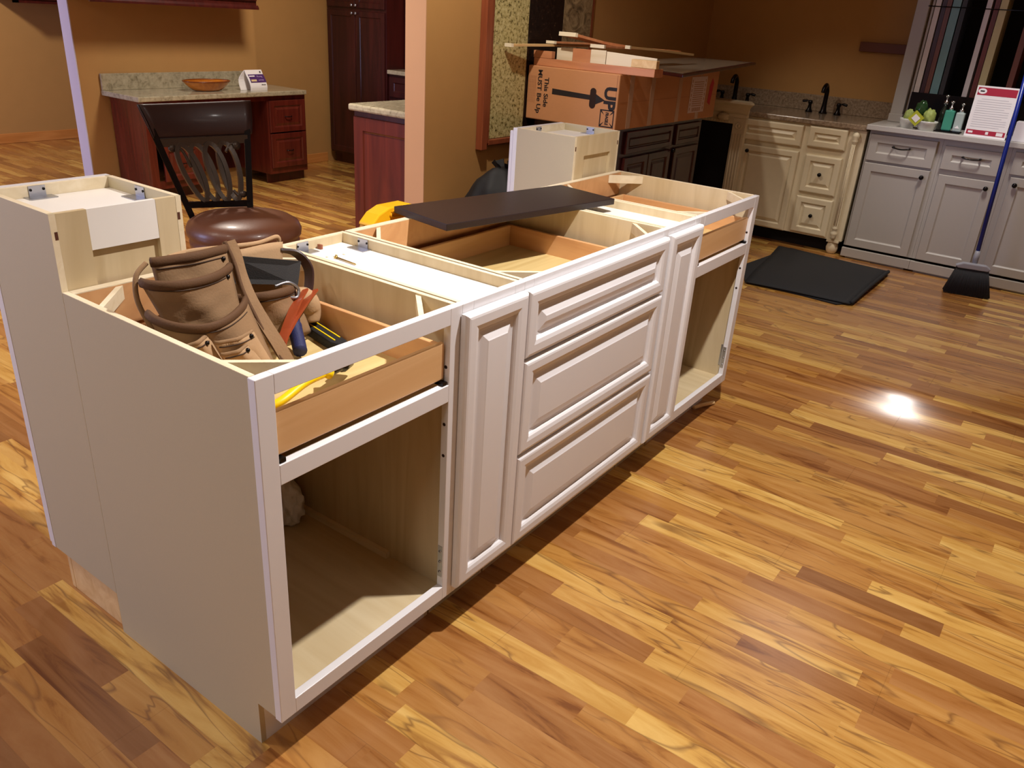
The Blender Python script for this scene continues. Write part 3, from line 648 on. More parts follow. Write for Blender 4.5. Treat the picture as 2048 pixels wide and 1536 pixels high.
# scroll work: overlapping ovals drawn as one ribbon that loops
def sc(u, v, o=0): return bk(u, v, o)
wv = Vector((.2, .9, -.1)).normalized()*.012
n = 5
for k in range(4):
    cx = .27+k*.165; rx = .115; pts = []
    for q in range(33):
        a = 2*math.pi*q/32; pts.append(sc(cx+rx*math.cos(a)-.04*math.sin(a), .345+.275*math.sin(a), .002*(k % 2)))
    MB().strip(pts, wv*1.2, .017).build('scroll', iron, bs)
MB().tube(bez([sc(.12, .60), sc(.17, .615), sc(.24, .55), sc(.27, .4)]), .006, 8).lathe([(0, -.006), (.014, -.006), (.014, .006), (0, .006)], tuple(sc(.13, .59)), 12, 'y').build('scroll_end', iron, bs)
MB().tube(bez([sc(.86, .60), sc(.80, .60), sc(.74, .53)]), .006, 8).lathe([(0, -.006), (.016, -.006), (.016, .006), (0, .006)], tuple(sc(.87, .585)), 12, 'y').build('scroll_end', iron, bs)
MB().tube(bez([sc(.90, .11), sc(.84, .10), sc(.76, .16)]), .006, 8).lathe([(0, -.006), (.014, -.006), (.014, .006), (0, .006)], tuple(sc(.90, .12)), 12, 'y').build('scroll_end', iron, bs)

# ------------------------------------------------------------------ desk
SH = [(0, .015), (.003, .018), (.045, .018), (.050, .012), (.056, .010)]
RP = [(0, .014), (.003, .018), (.040, .018), (.045, .012), (.050, .009), (.056, .010), (.070, .015), (.072, .0155)]
dk = thing('desk', 'dark cherry kneehole desk against the golden wall', 'desk', (2.6, 4.6, 0))
MB().box(.0, .018, 0, .43, .08, .700).box(.015, .03, .06, .43, 0, .08).build('side_panel', cherry, dk)
MB().box(.018, 1.46, .415, .43, .08, .70).build('modesty_panel', dcherry, dk)
MB().box(.018, 1.46, 0, .018, .665, .70).build('top_rail', cherry, dk)
for (a, b) in ((.0185, .44), (1.065, 1.46)):
    MB().box(a, a+.04, 0, .018, .08, .664).box(b-.04, b, 0, .018, .08, .664).box(a+.04, b-.04, 0, .018, .08, .135).box(a+.04, b-.04, 0, .018, .645, .664).build('face_frame', cherry, dk)
    MB().box(a, b, .05, .06, 0, .079).build('toe_board', dcherry, dk)
    MB().box(a+.001 if a > 1 else b-.018, (a+.018) if a > 1 else b, .019, .41, .08, .66).build('side_panel', cherry, dk)
MB().box(1.445, 1.46, .019, .414, .08, .66).build('side_panel', cherry, dk)
for (a, b, zz) in ((1.08, 1.445, ((.415, .665), (.13, .405))), (.10, .405, ((.47, .645), (.40, .46), (.13, .39)))):
    for (p, q) in zz:
        prof = RP if q-p > .1 else [(0, .014), (.003, .018)]
        dd = MB().panel(a, b, p, q, -.0005, prof).build('drawer_front', cherry, dk)
        if q-p > .1: MB().tube(bez([((a+b)/2-.035, -.02, (p+q)/2), ((a+b)/2-.02, -.034, (p+q)/2-.004), ((a+b)/2+.02, -.034, (p+q)/2-.004), ((a+b)/2+.035, -.02, (p+q)/2)]), .004, 6).build('pull', blackm, dd)
ct = thing('desk_countertop', 'beige speckled stone top with upstand on the cherry desk', 'countertop', (2.545, 4.565, .703))
MB().box(0, 1.51, 0, .475, 0, .035).build('slab', counterst, ct, bevel=.006)
MB().box(.005, 1.385, .455, .475, .0355, .150).build('backsplash', counterst, ct, bevel=.002)
bw = thing('oval_bowl', 'amber glazed oval bowl on the stone desk top', 'bowl', (3.26, 4.79, .7385))
MB().lathe([(.0, .004), (.09, .0), (.12, .005), (.155, .03), (.19, .062), (.197, .070), (.192, .072), (.150, .038), (.115, .014), (0, .010)], (0, 0, 0), 40, sy=.62).build('bowl_body', bowlm, bw)
MB().tube([(.194*math.cos(2*math.pi*k/40), .12*math.sin(2*math.pi*k/40), .071) for k in range(41)], .005, 8).build('rim', base('bowl_rim', hx(120, 60, 20), .25), bw)
cdn = thing('display_card', 'curved white and purple folded display card on the desk top', 'display card', (3.60, 4.70, .7385), math.radians(3))
pp = [(-.0, -.03, 0), (0, -.032, .03), (0, -.015, .075), (0, .012, .115), (0, .03, .150)]
MB().strip(bez([(0.055, a[1], a[2]) for a in pp], 4), (.17, 0, 0), .003).build('card_sheet', paper, cdn)
MB().strip(bez([(0.045, .032, .149), (.0, .05, .08), (-.0, .035, .0)], 4), (.15, 0, 0), .003).build('card_back', paper, cdn)
def cardp(a, v):  # a across, v height -> point just in front of the sheet
    q = bez(pp, 12); z = max(0, min(.149, v)); i = min(range(len(q)), key=lambda k: abs(q[k].z-z)); return (a+.055, q[i].y-.0028-.0012, z)
MB().patch(lambda u, v: cardp(-.07+.155*u, .06+.058*v), 2, 8).build('purple_band', purple, cdn)
MB().patch(lambda u, v: (lambda p: (p[0], p[1]-.001, p[2]))(cardp(-.065+.055*u, .094+.016*v)), 2, 4).build('white_field', paper, cdn)
MB().patch(lambda u, v: (lambda p: (p[0], p[1]-.001, p[2]))(cardp(-.062+.055*u, .068+.014*v)), 2, 4).build('tan_field', tan, cdn)
m = MB(); m.text('Flooring', .016, lambda a, b: (lambda p: (p[0], p[1]-.0015, p[2]))(cardp(.036+a, .102+b))); m.text('available', .016, lambda a, b: (lambda p: (p[0], p[1]-.0015, p[2]))(cardp(.038+a, .077+b))); m.build('lettering', base('lilac_print', hx(206, 180, 226), .6), cdn)
m = MB(); m.text('Moment', .012, lambda a, b: (lambda p: (p[0], p[1]-.0012, p[2]))(cardp(.05+a, .043+b)), .0004); m.build('lettering', ink, cdn); MB().patch(lambda u, v: (lambda p: (p[0], p[1]-.0012, p[2]))(cardp(.055+.012*u, .128+.012*v)), 1, 2).build('logo_mark', ink, cdn)

# upper cabinets ------------------------------------------------
uc = thing('wall_cabinet', 'dark cherry wall cabinet hanging above the desk', 'wall cabinet', (2.36, 4.72, 1.36))
MB().box(.02, 1.36, .0, .322, .0, .75).build('cabinet_body', dcherry, uc)
MB().prism([(-.002, -.03), (-.018, -.03), (-.018, -.016), (-.008, .0), (-.002, .0)], .015, 1.37, 'x').build('light_rail', dcherry, uc)
for k in range(3): MB().panel(.03+k*.445, .465+k*.445, .03, .74, -.0005, SH).build('door', dcherry, uc)
uc2 = thing('wall_cabinet', 'dark wall cabinet high on the far wall at the left edge', 'wall cabinet', (3.02, 7.18, 1.262))
MB().box(0, .9, 0, .32, 0, .75).build('cabinet_body', dcherry, uc2)
for k in range(2): MB().panel(.01+k*.445, .44+k*.445, .01, .74, -.0005, SH).build('door', dcherry, uc2)
MB().box(0.0, .05, -.012, 0, -.02, 0).box(0, .9, -.012, .0, -.02, -.0).build('light_rail', dcherry, uc2)

R90 = -math.pi/2
# pantry (faces the left): local x runs towards the camera side
pn = thing('pantry_cabinet', 'tall dark mahogany pantry cabinet at the end of the golden wall', 'pantry', (4.82, 5.125, 0), R90)
MB().box(0, .745, 0, .60, .10, 2.3).build('cabinet_body', mahog, pn)
MB().box(.0, .745, .06, .6, 0, .099).build('toe_board', dcherry, pn)
for k in range(2):
    MB().panel(.012+k*.363, .368+k*.363, .12, 1.36, -.0005, SH).build('door', mahog, pn)
    dd = MB().panel(.012+k*.363, .368+k*.363, 1.385, 2.28, -.0005, SH).build('door', mahog, pn)
    for z in (1.34, 1.405): MB().lathe([(.004, -.018), (.006, -.026), (.014, -.032), (.012, -.040), (0, -.042)], (.345+k*.05, 0, z), 12, 'y').build('knob', steel, pn)
bc = thing('counter_cabinet', 'dark cherry cabinet run beside the pantry under a pale counter', 'cabinet', (4.84, 4.372, 0), R90)
MB().box(0, 1.5, 0, .58, .10, .868).box(0, 1.5, .06, .58, 0, .1).build('cabinet_body', mahog, bc)
for k in range(3): MB().panel(.02+k*.48, .48+k*.48, .13, .66, -.0005, SH).build('door', mahog, bc); MB().panel(.02+k*.48, .48+k*.48, .68, .85, -.0005, SH).build('drawer_front', mahog, bc)
MB().box(0, 1.5, -.03, .60, 0, .035).build('countertop', counterst, bevel=.006, label='pale stone countertop beside the mahogany pantry', cat='countertop', loc=(4.84, 4.372, .87), rotz=R90)
hc = thing('hutch_cabinet', 'bright cherry cupboard standing on the counter beside the pantry', 'cupboard', (5.08, 4.36, .906), R90)
MB().box(0, .9, .0, .35, 0, 1.3).build('cabinet_body', cherry, hc)
for k in range(2):
    dd = MB().panel(.01+k*.44, .44+k*.44, .01, 1.29, -.0005, [(0, .015), (.003, .018), (.30 if 0 else .07, .018), (.076, .014)]).build('door', base('red_cherry', hx(164, 66, 46), .3, coat=.2, var=.1), hc)
    MB().tube(bez([(.34+k*.16, -.018, .42), (.34+k*.16, -.045, .40), (.34+k*.16, -.05, .56), (.34+k*.16, -.018, .62)]), .006, 8).build('handle', blackm, dd)

# peninsula behind the pillar
pe = thing('peninsula_cabinet', 'cherry base cabinet with a shaker end panel behind the pillar', 'cabinet', (2.70, 2.585, 0), R90)
MB().box(0, .575, .002, 2.3, .0, .868).build('cabinet_body', dcherry, pe)
MB().panel(.004, .57, .10, .84, -.0005+.002, [(0, .010), (.003, .014), (.075, .014), (.080, .008), (.084, .006)]).build('end_panel', cherry, pe)
MB().box(.0, .59, -.035, 2.3, .0, .038).build('countertop', counterst, bevel=.010, label='beige stone countertop on the cabinet behind the pillar', cat='countertop', loc=(2.70, 2.60, .870), rotz=R90)

# ------------------------------------------------------------------ stone samples in an oak frame on the centre wall
gf = thing('slab_display', 'oak frame around the stone slab samples on the golden wall', 'frame', (2.95, 1.858, .78))
MB().box(-.03, .02, -.045, -.001, -.05, 1.9).box(.022, .045, -.035, -.001, -.02, 1.9).box(1.075, 1.10, -.012, -.001, .0, 1.9).build('stile', oakframe, gf, bevel=.003)
MB().box(.0455, 1.0745, -.035, -.001, -.03, -.001).build('bottom_rail', oakframe, gf, bevel=.003)
for nm, x0, x1, mt, lb in (('speckled', 2.998, 3.345, granite, 'cream and black speckled granite slab sample, leftmost in the oak frame'), ('black', 3.348, 3.70, granite_b, 'black granite slab sample in the middle of the oak frame'), ('veined', 3.703, 4.022, granite_g, 'grey-brown veined stone slab sample, rightmost in the oak frame')):
    MB().box(x0, x1, 1.845, 1.857, .782, 2.6).build('stone_sample', mt, label=lb, cat='stone sample')

def tbag(label, seed, loc, sx, sy, sz):
    b = thing('trash_bag', label, 'trash bag', loc)
    blob(1, seed, sx, sy, sz, .07, (0, 0, sz*.8)).build('bag', bagm, b)
    rd = random.Random(seed); m = MB()
    for k in range(7):
        a = k*.9; m.hexa([(.02*math.cos(a), .02*math.sin(a), sz*1.72), (.03*math.cos(a+.5), .03*math.sin(a+.5), sz*1.72), (.03*math.cos(a+.5)+.004, .03*math.sin(a+.5), sz*1.72), (.02*math.cos(a)+.004, .02*math.sin(a), sz*1.72),
                          (.07*math.cos(a), .07*math.sin(a), sz*1.72+.06), (.08*math.cos(a+.6), .08*math.sin(a+.6), sz*1.72+.05), (.08*math.cos(a+.6)+.003, .08*math.sin(a+.6), sz*1.72+.05), (.07*math.cos(a)+.003, .07*math.sin(a), sz*1.72+.06)])
    m.build('knot', bagm, b); return b
tbag('full black plastic trash bag leaning by the golden wall', 5, (2.68, 1.46, 0), .23, .25, .40)
tbag('black plastic trash bag bulging behind the front bag, under the stone samples', 9, (3.14, 1.57, 0), .16, .17, .46)

# dark base cabinet and the carton on it
dc = thing('base_cabinet', 'dark mahogany base cabinet under the long cardboard box', 'cabinet', (3.42, 1.25, 0))
MB().box(0, 1.16, 0, .56, .10, .876).box(0, 1.16, .06, .56, 0, .1).build('cabinet_body', mahog, dc)
for (a, b) in ((.10, .70), (.76, 1.12)):
    dd = MB().panel(a, b, .735, .86, -.0005, [(0, .014), (.003, .018), (.028, .018), (.032, .010), (.036, .010), (.045, .015)]).build('drawer_front', mahog, dc)
for (a, b) in ((.10, .395), (.405, .70), (.76, 1.12)): MB().panel(a, b, .13, .715, -.0005, RP).build('door', mahog, dc)
kb = MB().lathe([(.005, -.018), (.008, -.028), (.017, -.034), (.014, -.043), (0, -.045)], (.71, 0, .71), 12, 'y').build('knob', blackm, dc)
bx_ = thing('cardboard_box', 'long brown cardboard box lying on the dark base cabinet', 'cardboard box', (3.365, 1.235, .8775))
BW, BD, BH = 1.36, .605, .293
MB().box(0, BW, 0, BD, 0, BH).build('carton', card, bx_, bevel=.006)
MB().box(-.0008, .0, .012, .016, .005, BH-.005).box(BW*.02, BW, -.0006, 0, BH*.5-.001, BH*.5+.001).build('seam', cardd, bx_)
for x in (.12, .38, .75, 1.05): MB().box(x, x+.05, -.001, -.0002, .004, BH-.004).build('tape_strip', tape, bx_)
FX = lambda u, v: (-.0012, BD-u, v)     # on the end face, u to the viewer's right
def rt(cu, cv): return lambda a, b: FX(cu+b, cv-a)   # text turned a quarter clockwise
MB().text('UP', .100, rt(.552, .165), .004).build('lettering', ink, bx_)
m = MB()
m.text('MUST Be Up', .040, rt(.085, .155), .001, sx=1.12); m.text('This Side', .040, rt(.132, .155), .001, sx=1.1)
m.build('lettering', ink, bx_)
m = MB()
for k in range(5): m.text('keep upright handle with care do not drop', .0085, rt(.012+k*.011, .165), 0)
m.build('fine_print', cardd, bx_)
m = MB(); m.add([FX(a, b) for a, b in ((.175, .150), (.175, .181), (.43, .171), (.43, .146))], [(0, 1, 2, 3)])
m.add([FX(a, b) for a, b in ((.465, .180), (.525, .152), (.465, .125))], [(0, 1, 2)]); m.build('arrow', ink, bx_)
m = MB(); pts = [(.447+.020*math.cos(math.radians(a)), (.190 if 0 < a < 180 else .122)+.020*math.sin(math.radians(a))) for a in range(0, 360, 20)]
m.add([(lambda q: (q[0]-.0006, q[1], q[2]))(FX(a, b)) for a, b in pts], [tuple(range(len(pts)))]); m.build('hand_hole', hol, bx_)
m = MB(); u0, u1, v0, v1 = .502, .592, .012, .105
def fr(mb, a, b, c, d, w=.006):
    for q in ((a, b, c, c+w), (a, b, d-w, d), (a, a+w, c+w, d-w), (b-w, b, c+w, d-w)): mb.add([FX(q[0], q[2]), FX(q[1], q[2]), FX(q[1], q[3]), FX(q[0], q[3])], [(0, 1, 2, 3)])
fr(m, u0, u1, v0, v1)
for (a, b, c, d) in ((u0, v0, .018, .022), (u1, v0, -.018, .022), (u0, v1, .018, -.022), (u1, v1, -.018, -.022)):
    m.add([FX(a+c*.2, b+d*.5), FX(a+c*.5, b+d*.2), FX(a+c*1.6, b+d*1.3)], [(0, 1, 2)])
m.text('FRAGILE', .026, rt((u0+u1)/2, (v0+v1)/2), .0012, sx=.7); m.build('fragile_mark', ink, bx_)
# label, red arrow on the long side
FY = lambda a, b: (a, -.0016, b)
MB().add([FY(.93, .045), FY(1.17, .045), FY(1.17, .262), FY(.93, .262)], [(0, 1, 2, 3)]).build('paper_label', base('label_paper', hx(222, 200, 196), .7), bx_)
m = MB()
for k in range(12): m.add([(.975, -.0020, .085+k*.013), (1.125, -.0020, .085+k*.013), (1.125, -.0020, .089+k*.013), (.975, -.0020, .089+k*.013)], [(0, 1, 2, 3)])
for k in range(7):
    for xx in (.945, 1.145): m.add([(xx, -.0020, .06+k*.028), (xx+.008, -.0020, .06+k*.028), (xx+.008, -.0020, .078+k*.028), (xx, -.0020, .078+k*.028)], [(0, 1, 2, 3)])
[m.add([(.985+k*.011, -.0020, .052), (.985+k*.011+(.007 if k % 3 else .004), -.0020, .052), (.985+k*.011+(.007 if k % 3 else .004), -.0020, .076), (.985+k*.011, -.0020, .076)], [(0, 1, 2, 3)]) for k in range(12)]; m.build('label_print', cardd, bx_)
MB().add([FY(1.215, .10), FY(1.262, .08), FY(1.285, .22), FY(1.255, .25), FY(1.225, .20)], [(0, 1, 2, 3, 4)]).build('red_arrow', redink, bx_)

# scraps on top of the box; z of the lid
ZT = .8775+BH+.001
def piece(name, label, cat, mb, mat, bevel=.002): return mb.build(name, mat, bevel=bevel, label=label, cat=cat, group=None)
fm = thing('wooden_tray_frame', 'long reddish wooden drawer frame lying across the box end', 'wooden frame', (3.385, 1.045, ZT))
MB().box(0, .016, .0, .775, 0, .040).build('frame_rail', rawwood, fm, bevel=.002)
MB().box(.0165, .10, .0, .016, 0, .040).build('frame_rail', rawwood, fm, bevel=.002)
MB().box(.0165, .10, .759, .775, 0, .040).build('frame_rail', rawwood, fm, bevel=.002)
Z2 = ZT+.041
piece('wood_offcut', 'short pale wood block on the right end of the frame on the box', 'wood offcut', MB().box(3.385, 3.42, 1.04, 1.19, Z2, Z2+.040), pine)
piece('wood_offcut', 'reddish wood block on the left end of the frame on the box', 'wood offcut', MB().box(3.385, 3.42, 1.70, 1.825, Z2, Z2+.038), rawwood)
def slab(p, q, w, h, th):  # upright board from p to q
    p, q = Vector(p), Vector(q); n = (q-p).normalized().cross(Vector((0, 0, 1)))*th/2; u = Vector((0, 0, h))
    return MB().hexa([p-n, q-n, q+n, p+n, p-n+u*w[0], q-n+u*w[1], q+n+u*w[1], p+n+u*w[0]])
piece('painted_board', 'white painted tapered board standing among the wood scraps', 'board', slab((3.415, 1.36, ZT), (3.47, 1.08, Z2+.002), (1, .45), .105, .012), trimw)
piece('plywood_scrap', 'pale plywood scrap leaning left of the white board', 'plywood scrap', slab((3.43, 1.47, ZT), (3.435, 1.375, ZT), (1, 1), .108, .008), edge)
piece('plywood_scrap', 'brown plywood scrap standing in the middle of the pile', 'plywood scrap', slab((3.45, 1.60, ZT), (3.455, 1.48, ZT), (1, 1), .105, .010), rawwood)
piece('plywood_scrap', 'thin upright plywood strip left of the middle of the pile', 'plywood scrap', slab((3.47, 1.72, ZT), (3.475, 1.61, ZT), (.95, 1), .104, .008), edge)
def stick(name, label, pts, w, th, mat, dirv=(0, 1, 0)):
    t_ = thing(name, label, 'trim strip', tuple(pts[0])); P = [Vector(p)-Vector(pts[0]) for p in pts]
    d = (P[-1]-P[0]).normalized(); sidev = Vector(dirv).normalized()*w
    MB().strip(P, sidev, th).build('strip', mat, t_, bevel=.001)
    q = P[0]-d*.002; MB().strip([q-d*.016, q], sidev*1.04, th*1.5).build('painted_end', trimw, t_)
    return t_
stick('trim_strip', 'wooden trim strip with white tip sticking out left over the box', [(3.12, 1.80, 1.276), (3.50, 1.75, 1.281), (3.75, 1.68, 1.284)], .045, .012, pine)
stick('trim_strip', 'second trim strip with white end just behind the leftmost one', [(3.46, 1.75, 1.297), (3.75, 1.66, 1.297), (4.1, 1.55, 1.284)], .055, .010, rawwood)
stick('trim_strip', 'topmost wide trim strip tilted up on the pile', [(3.40, 1.60, 1.345), (3.55, 1.52, 1.315), (3.70, 1.46, 1.30)], .105, .014, rawwood)
stick('trim_strip', 'trim strip with white end lying towards the right over the glass door', [(3.44, 1.43, 1.298), (3.8, 1.40, 1.292), (4.3, 1.38, 1.278)], .085, .012, rawwood)
stick('trim_strip', 'long thin trim strip reaching furthest right on the pile', [(3.62, 1.34, 1.300), (4.0, 1.32, 1.285), (4.45, 1.33, 1.262)], .030, .012, pine)
# smoked-glass door panel
gd = thing('cabinet_door_panel', 'dark framed smoked-glass door lying flat on the far end of the box', 'glass door', (0, 0, 0))
c = [Vector((3.52, .945, ZT+.006)), Vector((5.33, 1.225, ZT+.030)), Vector((5.26, 1.70, ZT+.030)), Vector((3.86, 1.66, ZT+.006))]
MB().hexa([*c, *[q+Vector((0, 0, .016)) for q in c]]).build('panel_frame', mahog, gd, bevel=.003)
ctr = sum(c, Vector())/4
ci = [q+(ctr-q)*.07+Vector((0, 0, .0165)) for q in c]
MB().hexa([*ci, *[q+Vector((0, 0, .001)) for q in ci]]).build('glass', glassm, gd)
# ------------------------------------------------------------------ cream vanity and mantel on the right wall (local x towards camera-right)
CP = [(0, .012), (.004, .018), (.010, .020), (.040, .020), (.045, .012), (.050, .008), (.055, .009), (.070, .017), (.073, .018)]
cv = thing('vanity_cabinet', 'cream glazed vanity with turned corner column against the right wall', 'vanity', (5.25, 1.80, 0), R90)
MB().box(.57, 1.455, .0, .60, .10, .858).build('cabinet_body', cream, cv)
MB().box(.57, 1.40, .08, .6, 0, .099).build('recessed_base', darkin, cv)
L0 = 1.80
def fpan(t, kind, yl, yr, z0, z1, prof, mat, L=L0): return MB().panel(L-yl, L-yr, z0, z1, -.0005, prof).build(kind, mat, t, bevel=.0006)
fpan(cv, 'drawer_front', 1.222, .765, .70, .845, CP, cream)
def knob(t, x, z, r=.014, mat=blackm): MB().lathe([(r*.35, -.016), (r*.4, -.026), (r, -.032), (r*.95, -.040), (r*.5, -.045), (0, -.046)], (x, 0, z), 14, 'y').build('knob', mat, t)
dd = fpan(cv, 'door', 1.19, .765, .10, .668, CP, cream); knob(dd, L0-1.135, .625)
dd = fpan(cv, 'drawer_front', .722, .462, .712, .85, CP, cream)
dd = fpan(cv, 'drawer_front', .712, .462, .40, .66, CP, cream); knob(dd, L0-.587, .535)
dd = fpan(cv, 'drawer_front', .716, .458, .112, .37, CP, cream); knob(dd, L0-.587, .245)
xc = L0-.405
MB().lathe([(0, .845), (.012, .842), (.022, .828), (.024, .815), (.016, .798), (.019, .790), (.019, .782), (.015, .776), (.017, .60), (.015, .20), (.019, .192), (.019, .182), (.013, .176), (.024, .158), (.024, .142), (.014, .124), (.018, .115), (0, .113)], (xc, -.016, 0), 20).build('turned_column', cream, cv)
m = MB()
for k in (-1, 0, 1): m.tube([(xc+k*.009, -.034+abs(k)*.004, .21), (xc+k*.009, -.034+abs(k)*.004, .765)], .0028, 6)
m.build('reed', cream, cv)
MB().box(xc-.04, xc+.045, -.01, .07, .085, .0995).lathe([(0, 0), (.026, 0), (.038, .02), (.042, .045), (.036, .07), (.028, .084), (0, .084)], (xc, .028, 0), 20).build('bun_foot', cream, cv)
MB().box(-.05, 1.453, -.022, .648, .0, .036).build('countertop', counterd, bevel=.006, label='brown speckled stone countertop on the cream vanity', cat='countertop', loc=(5.25, 1.80, .859), rotz=R90)
MB().box(-.05, 1.453, .0, .02, .0, .115).build('backsplash', counterd, bevel=.002, label='brown speckled stone upstand along the right wall', cat='backsplash', loc=(5.878, 1.80, .8955), rotz=R90)
def faucet(label, y):
    t = thing('widespread_faucet', label, 'faucet', (5.74, y, .8955), R90)
    MB().lathe([(0, 0), (.03, 0), (.03, .006), (.022, .02), (.017, .06), (.016, .10), (.013, .12), (0, .12)], (0, 0, 0), 18).tube(bez([(0, 0, .10), (0, -.005, .165), (0, -.045, .200), (0, -.088, .180), (0, -.10, .150)]), [.0165]*8+[.015]*25, 12).build('spout', blackm, t)
    for s in (-1, 1):
        MB().lathe([(0, 0), (.026, 0), (.026, .006), (.015, .025), (.011, .055), (.017, .065), (.014, .082), (0, .085)], (s*.105, 0, 0), 16).tube(bez([(s*.10, 0, .07), (s*.13, 0, .078), (s*.165, 0, .072)]), [.006]*9+[.010]*7+[.005], 8).build('lever_handle', blackm, t)
faucet('dark bronze faucet with two lever handles on the vanity counter', .80)
faucet('dark bronze faucet partly hidden behind the cream mantel', 1.50)
# mantel
mt = thing('mantel_surround', 'cream fluted mantel with carved cornice left of the vanity', 'mantel', (5.195, 1.83, 0), R90)
xm = 1.83
xr = xm-1.165
MB().box(xr-.095, xr, -.02, .022, .0, .845).build('pilaster', cream, mt, bevel=.002)
m = MB()
for k in range(4): m.tube([(xr-.080+k*.021, -.021, .08), (xr-.080+k*.021, -.021, .735)], .0055, 8)
m.build('flute', cream, mt)
MB().lathe([(0, -.020), (.026, -.020), (.026, -.027), (.020, -.027), (.018, -.022), (.009, -.022), (.009, -.028), (0, -.028)], (xr-.048, 0, .79), 20, 'y').build('rosette', cream, mt)
MB().box(0.0, xr-.096, -.012, .022, .80, .846).box(0, xr, -.03, .022, .847, .87).build('frieze', cream, mt)
m = MB()
for k in range(24): m.box(.02+k*.022, .032+k*.022, -.022, -.0125, .806, .818)
m.build('dentil', cream, mt)
cor = [(-.03, .871), (.022, .871), (.022, .962), (-.13, .962), (-.13, .950), (-.112, .944), (-.085, .930), (-.062, .905), (-.05, .885)]
m = MB(); nC = len(cor)
m.add([(0, a, b) for a, b in cor]+[(xr+max(0, -.03-a)*.8, a, b) for a, b in cor], [tuple(range(nC)), tuple(range(2*nC-1, nC-1, -1))]+[(i, (i+1) % nC, nC+(i+1) % nC, nC+i) for i in range(nC)])
m.build('cornice', cream, mt)
blob(.03, 2, 1.4, .5, .9, .3, (xr-.17, -.040, .845), 14).build('carved_ornament', cream, mt)
MB().box(.0, xr-.097, .018, .022, 0, .80).build('firebox_back', darkin, mt)

# ------------------------------------------------------------------ grey cabinets
GP = [(0, .014), (.003, .019), (.052, .019), (.055, .016), (.060, .011), (.064, .010)]
def gray_cab(label, y0, w, door, drawer, kx):
    t = thing('base_cabinet', label, 'cabinet', (5.25, y0, 0), R90)
    MB().box(0, w, 0, .60, .085, .873).build('cabinet_body', gray, t)
    MB().box(0, w, -.030, .0, .012, .072).box(.03, w-.03, -.012, 0, 0, .0119).build('base_board', gray, t, bevel=.002)
    a, b, c, d = drawer; dd = MB().panel(y0-a, y0-b, c, d, -.0005, GP).build('drawer_front', gray, t)
    mx = (y0-a+y0-b)/2; mz = (c+d)/2+.005
    MB().tube(bez([(mx-.05, -.018, mz+.012), (mx-.05, -.045, mz+.012), (mx, -.048, mz+.006), (mx+.05, -.045, mz+.012), (mx+.05, -.018, mz+.012)], 6), .0045, 8).lathe([(.008, -.018), (.006, -.024), (0, -.024)], (mx-.05, 0, mz+.012), 10, 'y').lathe([(.008, -.018), (.006, -.024), (0, -.024)], (mx+.05, 0, mz+.012), 10, 'y').build('pull', blackm, dd)
    a, b, c, d = door; dd = MB().panel(y0-a, y0-b, c, d, -.0005, GP).build('door', gray, t)
    if kx: knob(dd, y0-kx, d-.045, .015)
    return t
gray_cab('grey shaker base cabinet next to the cream vanity', .325, .456, (.312, -.103, .088, .664), (.312, -.103, .679, .852), -.062)
gray_cab('grey shaker base cabinet in the middle, with the broom leaning on it', -.132, .392, (-.157, -.485, .088, .655), (-.150, -.485, .688, .835), -.445)
gray_cab('grey shaker base cabinet cut by the right edge', -.525, .60, (-.560, -1.02, .088, .70), (-.545, -1.02, .715, .852), -.595)
MB().box(0, 1.47, -.05, .640, .0, .034).build('countertop', graytop, bevel=.004, label='light grey countertop on the grey shaker cabinets', cat='countertop', loc=(5.25, .345, .874), rotz=R90)

# door sample rack
GZ = .9085
rk = thing('sample_rack', 'grey-posted black rack holding upright door samples on the grey counter', 'display rack', (5.60, .34, GZ), R90)
MB().box(.035, .115, .0, .08, .0, 1.7).box(.125, .14, .03, .08, 0, 1.7).box(.03, .12, -.006, .086, 0, .055).build('post', gray, rk, bevel=.004)
MB().box(.141, 1.4, .0, .02, .0, .205).build('front_board', blackm, rk)
MB().box(.141, 1.4, .27, .285, .0, 1.7).build('back_board', darkin, rk)
MB().box(.141, 1.4, .03, .265, .0, .02).build('bottom_board', darkin, rk)
MB().tube([(.11, -.006, .735), (1.4, -.006, .73)], .003, 6).build('retaining_wire', blackm, rk)
def samp(label, yl, yr, mat, dep=.22):
    MB().box(0, yl-yr, 0, dep, 0, 1.6).build('door_sample', mat, label=label, cat='door sample', group='door samples in the rack', loc=(5.632, yl, GZ+.0215), rotz=R90)
samp('white upright door sample, leftmost in the rack', .195, .163, base('sample_white', hx(220, 210, 200), .5))
samp('dark brown door sample right beside the leftmost white one', .155, .130, mahog)
samp('mid brown door sample left of the teal one', .128, .100, wood('sample_brown', hx(130, 74, 40), hx(96, 50, 26), 'Z', .6))
samp('teal painted door sample', .094, .045, base('sample_teal', hx(120, 158, 156), .5))
samp('charcoal door sample right of the teal one', .038, .010, base('sample_charcoal', hx(52, 50, 46), .5))
samp('narrow white door sample in the middle of the rack', -.104, -.134, base('sample_white', hx(220, 210, 200), .5))
samp('reddish brown door sample left of the ivory one', -.150, -.178, wood('sample_red', hx(124, 50, 28), hx(90, 34, 20), 'Z', .6))
samp('ivory door sample with yellow edge', -.182, -.224, base('sample_ivory', hx(200, 184, 130), .5))
samp('brown door sample, rightmost in the rack', -.345, -.378, wood('sample_brown2', hx(120, 62, 36), hx(90, 44, 26), 'Z', .6))

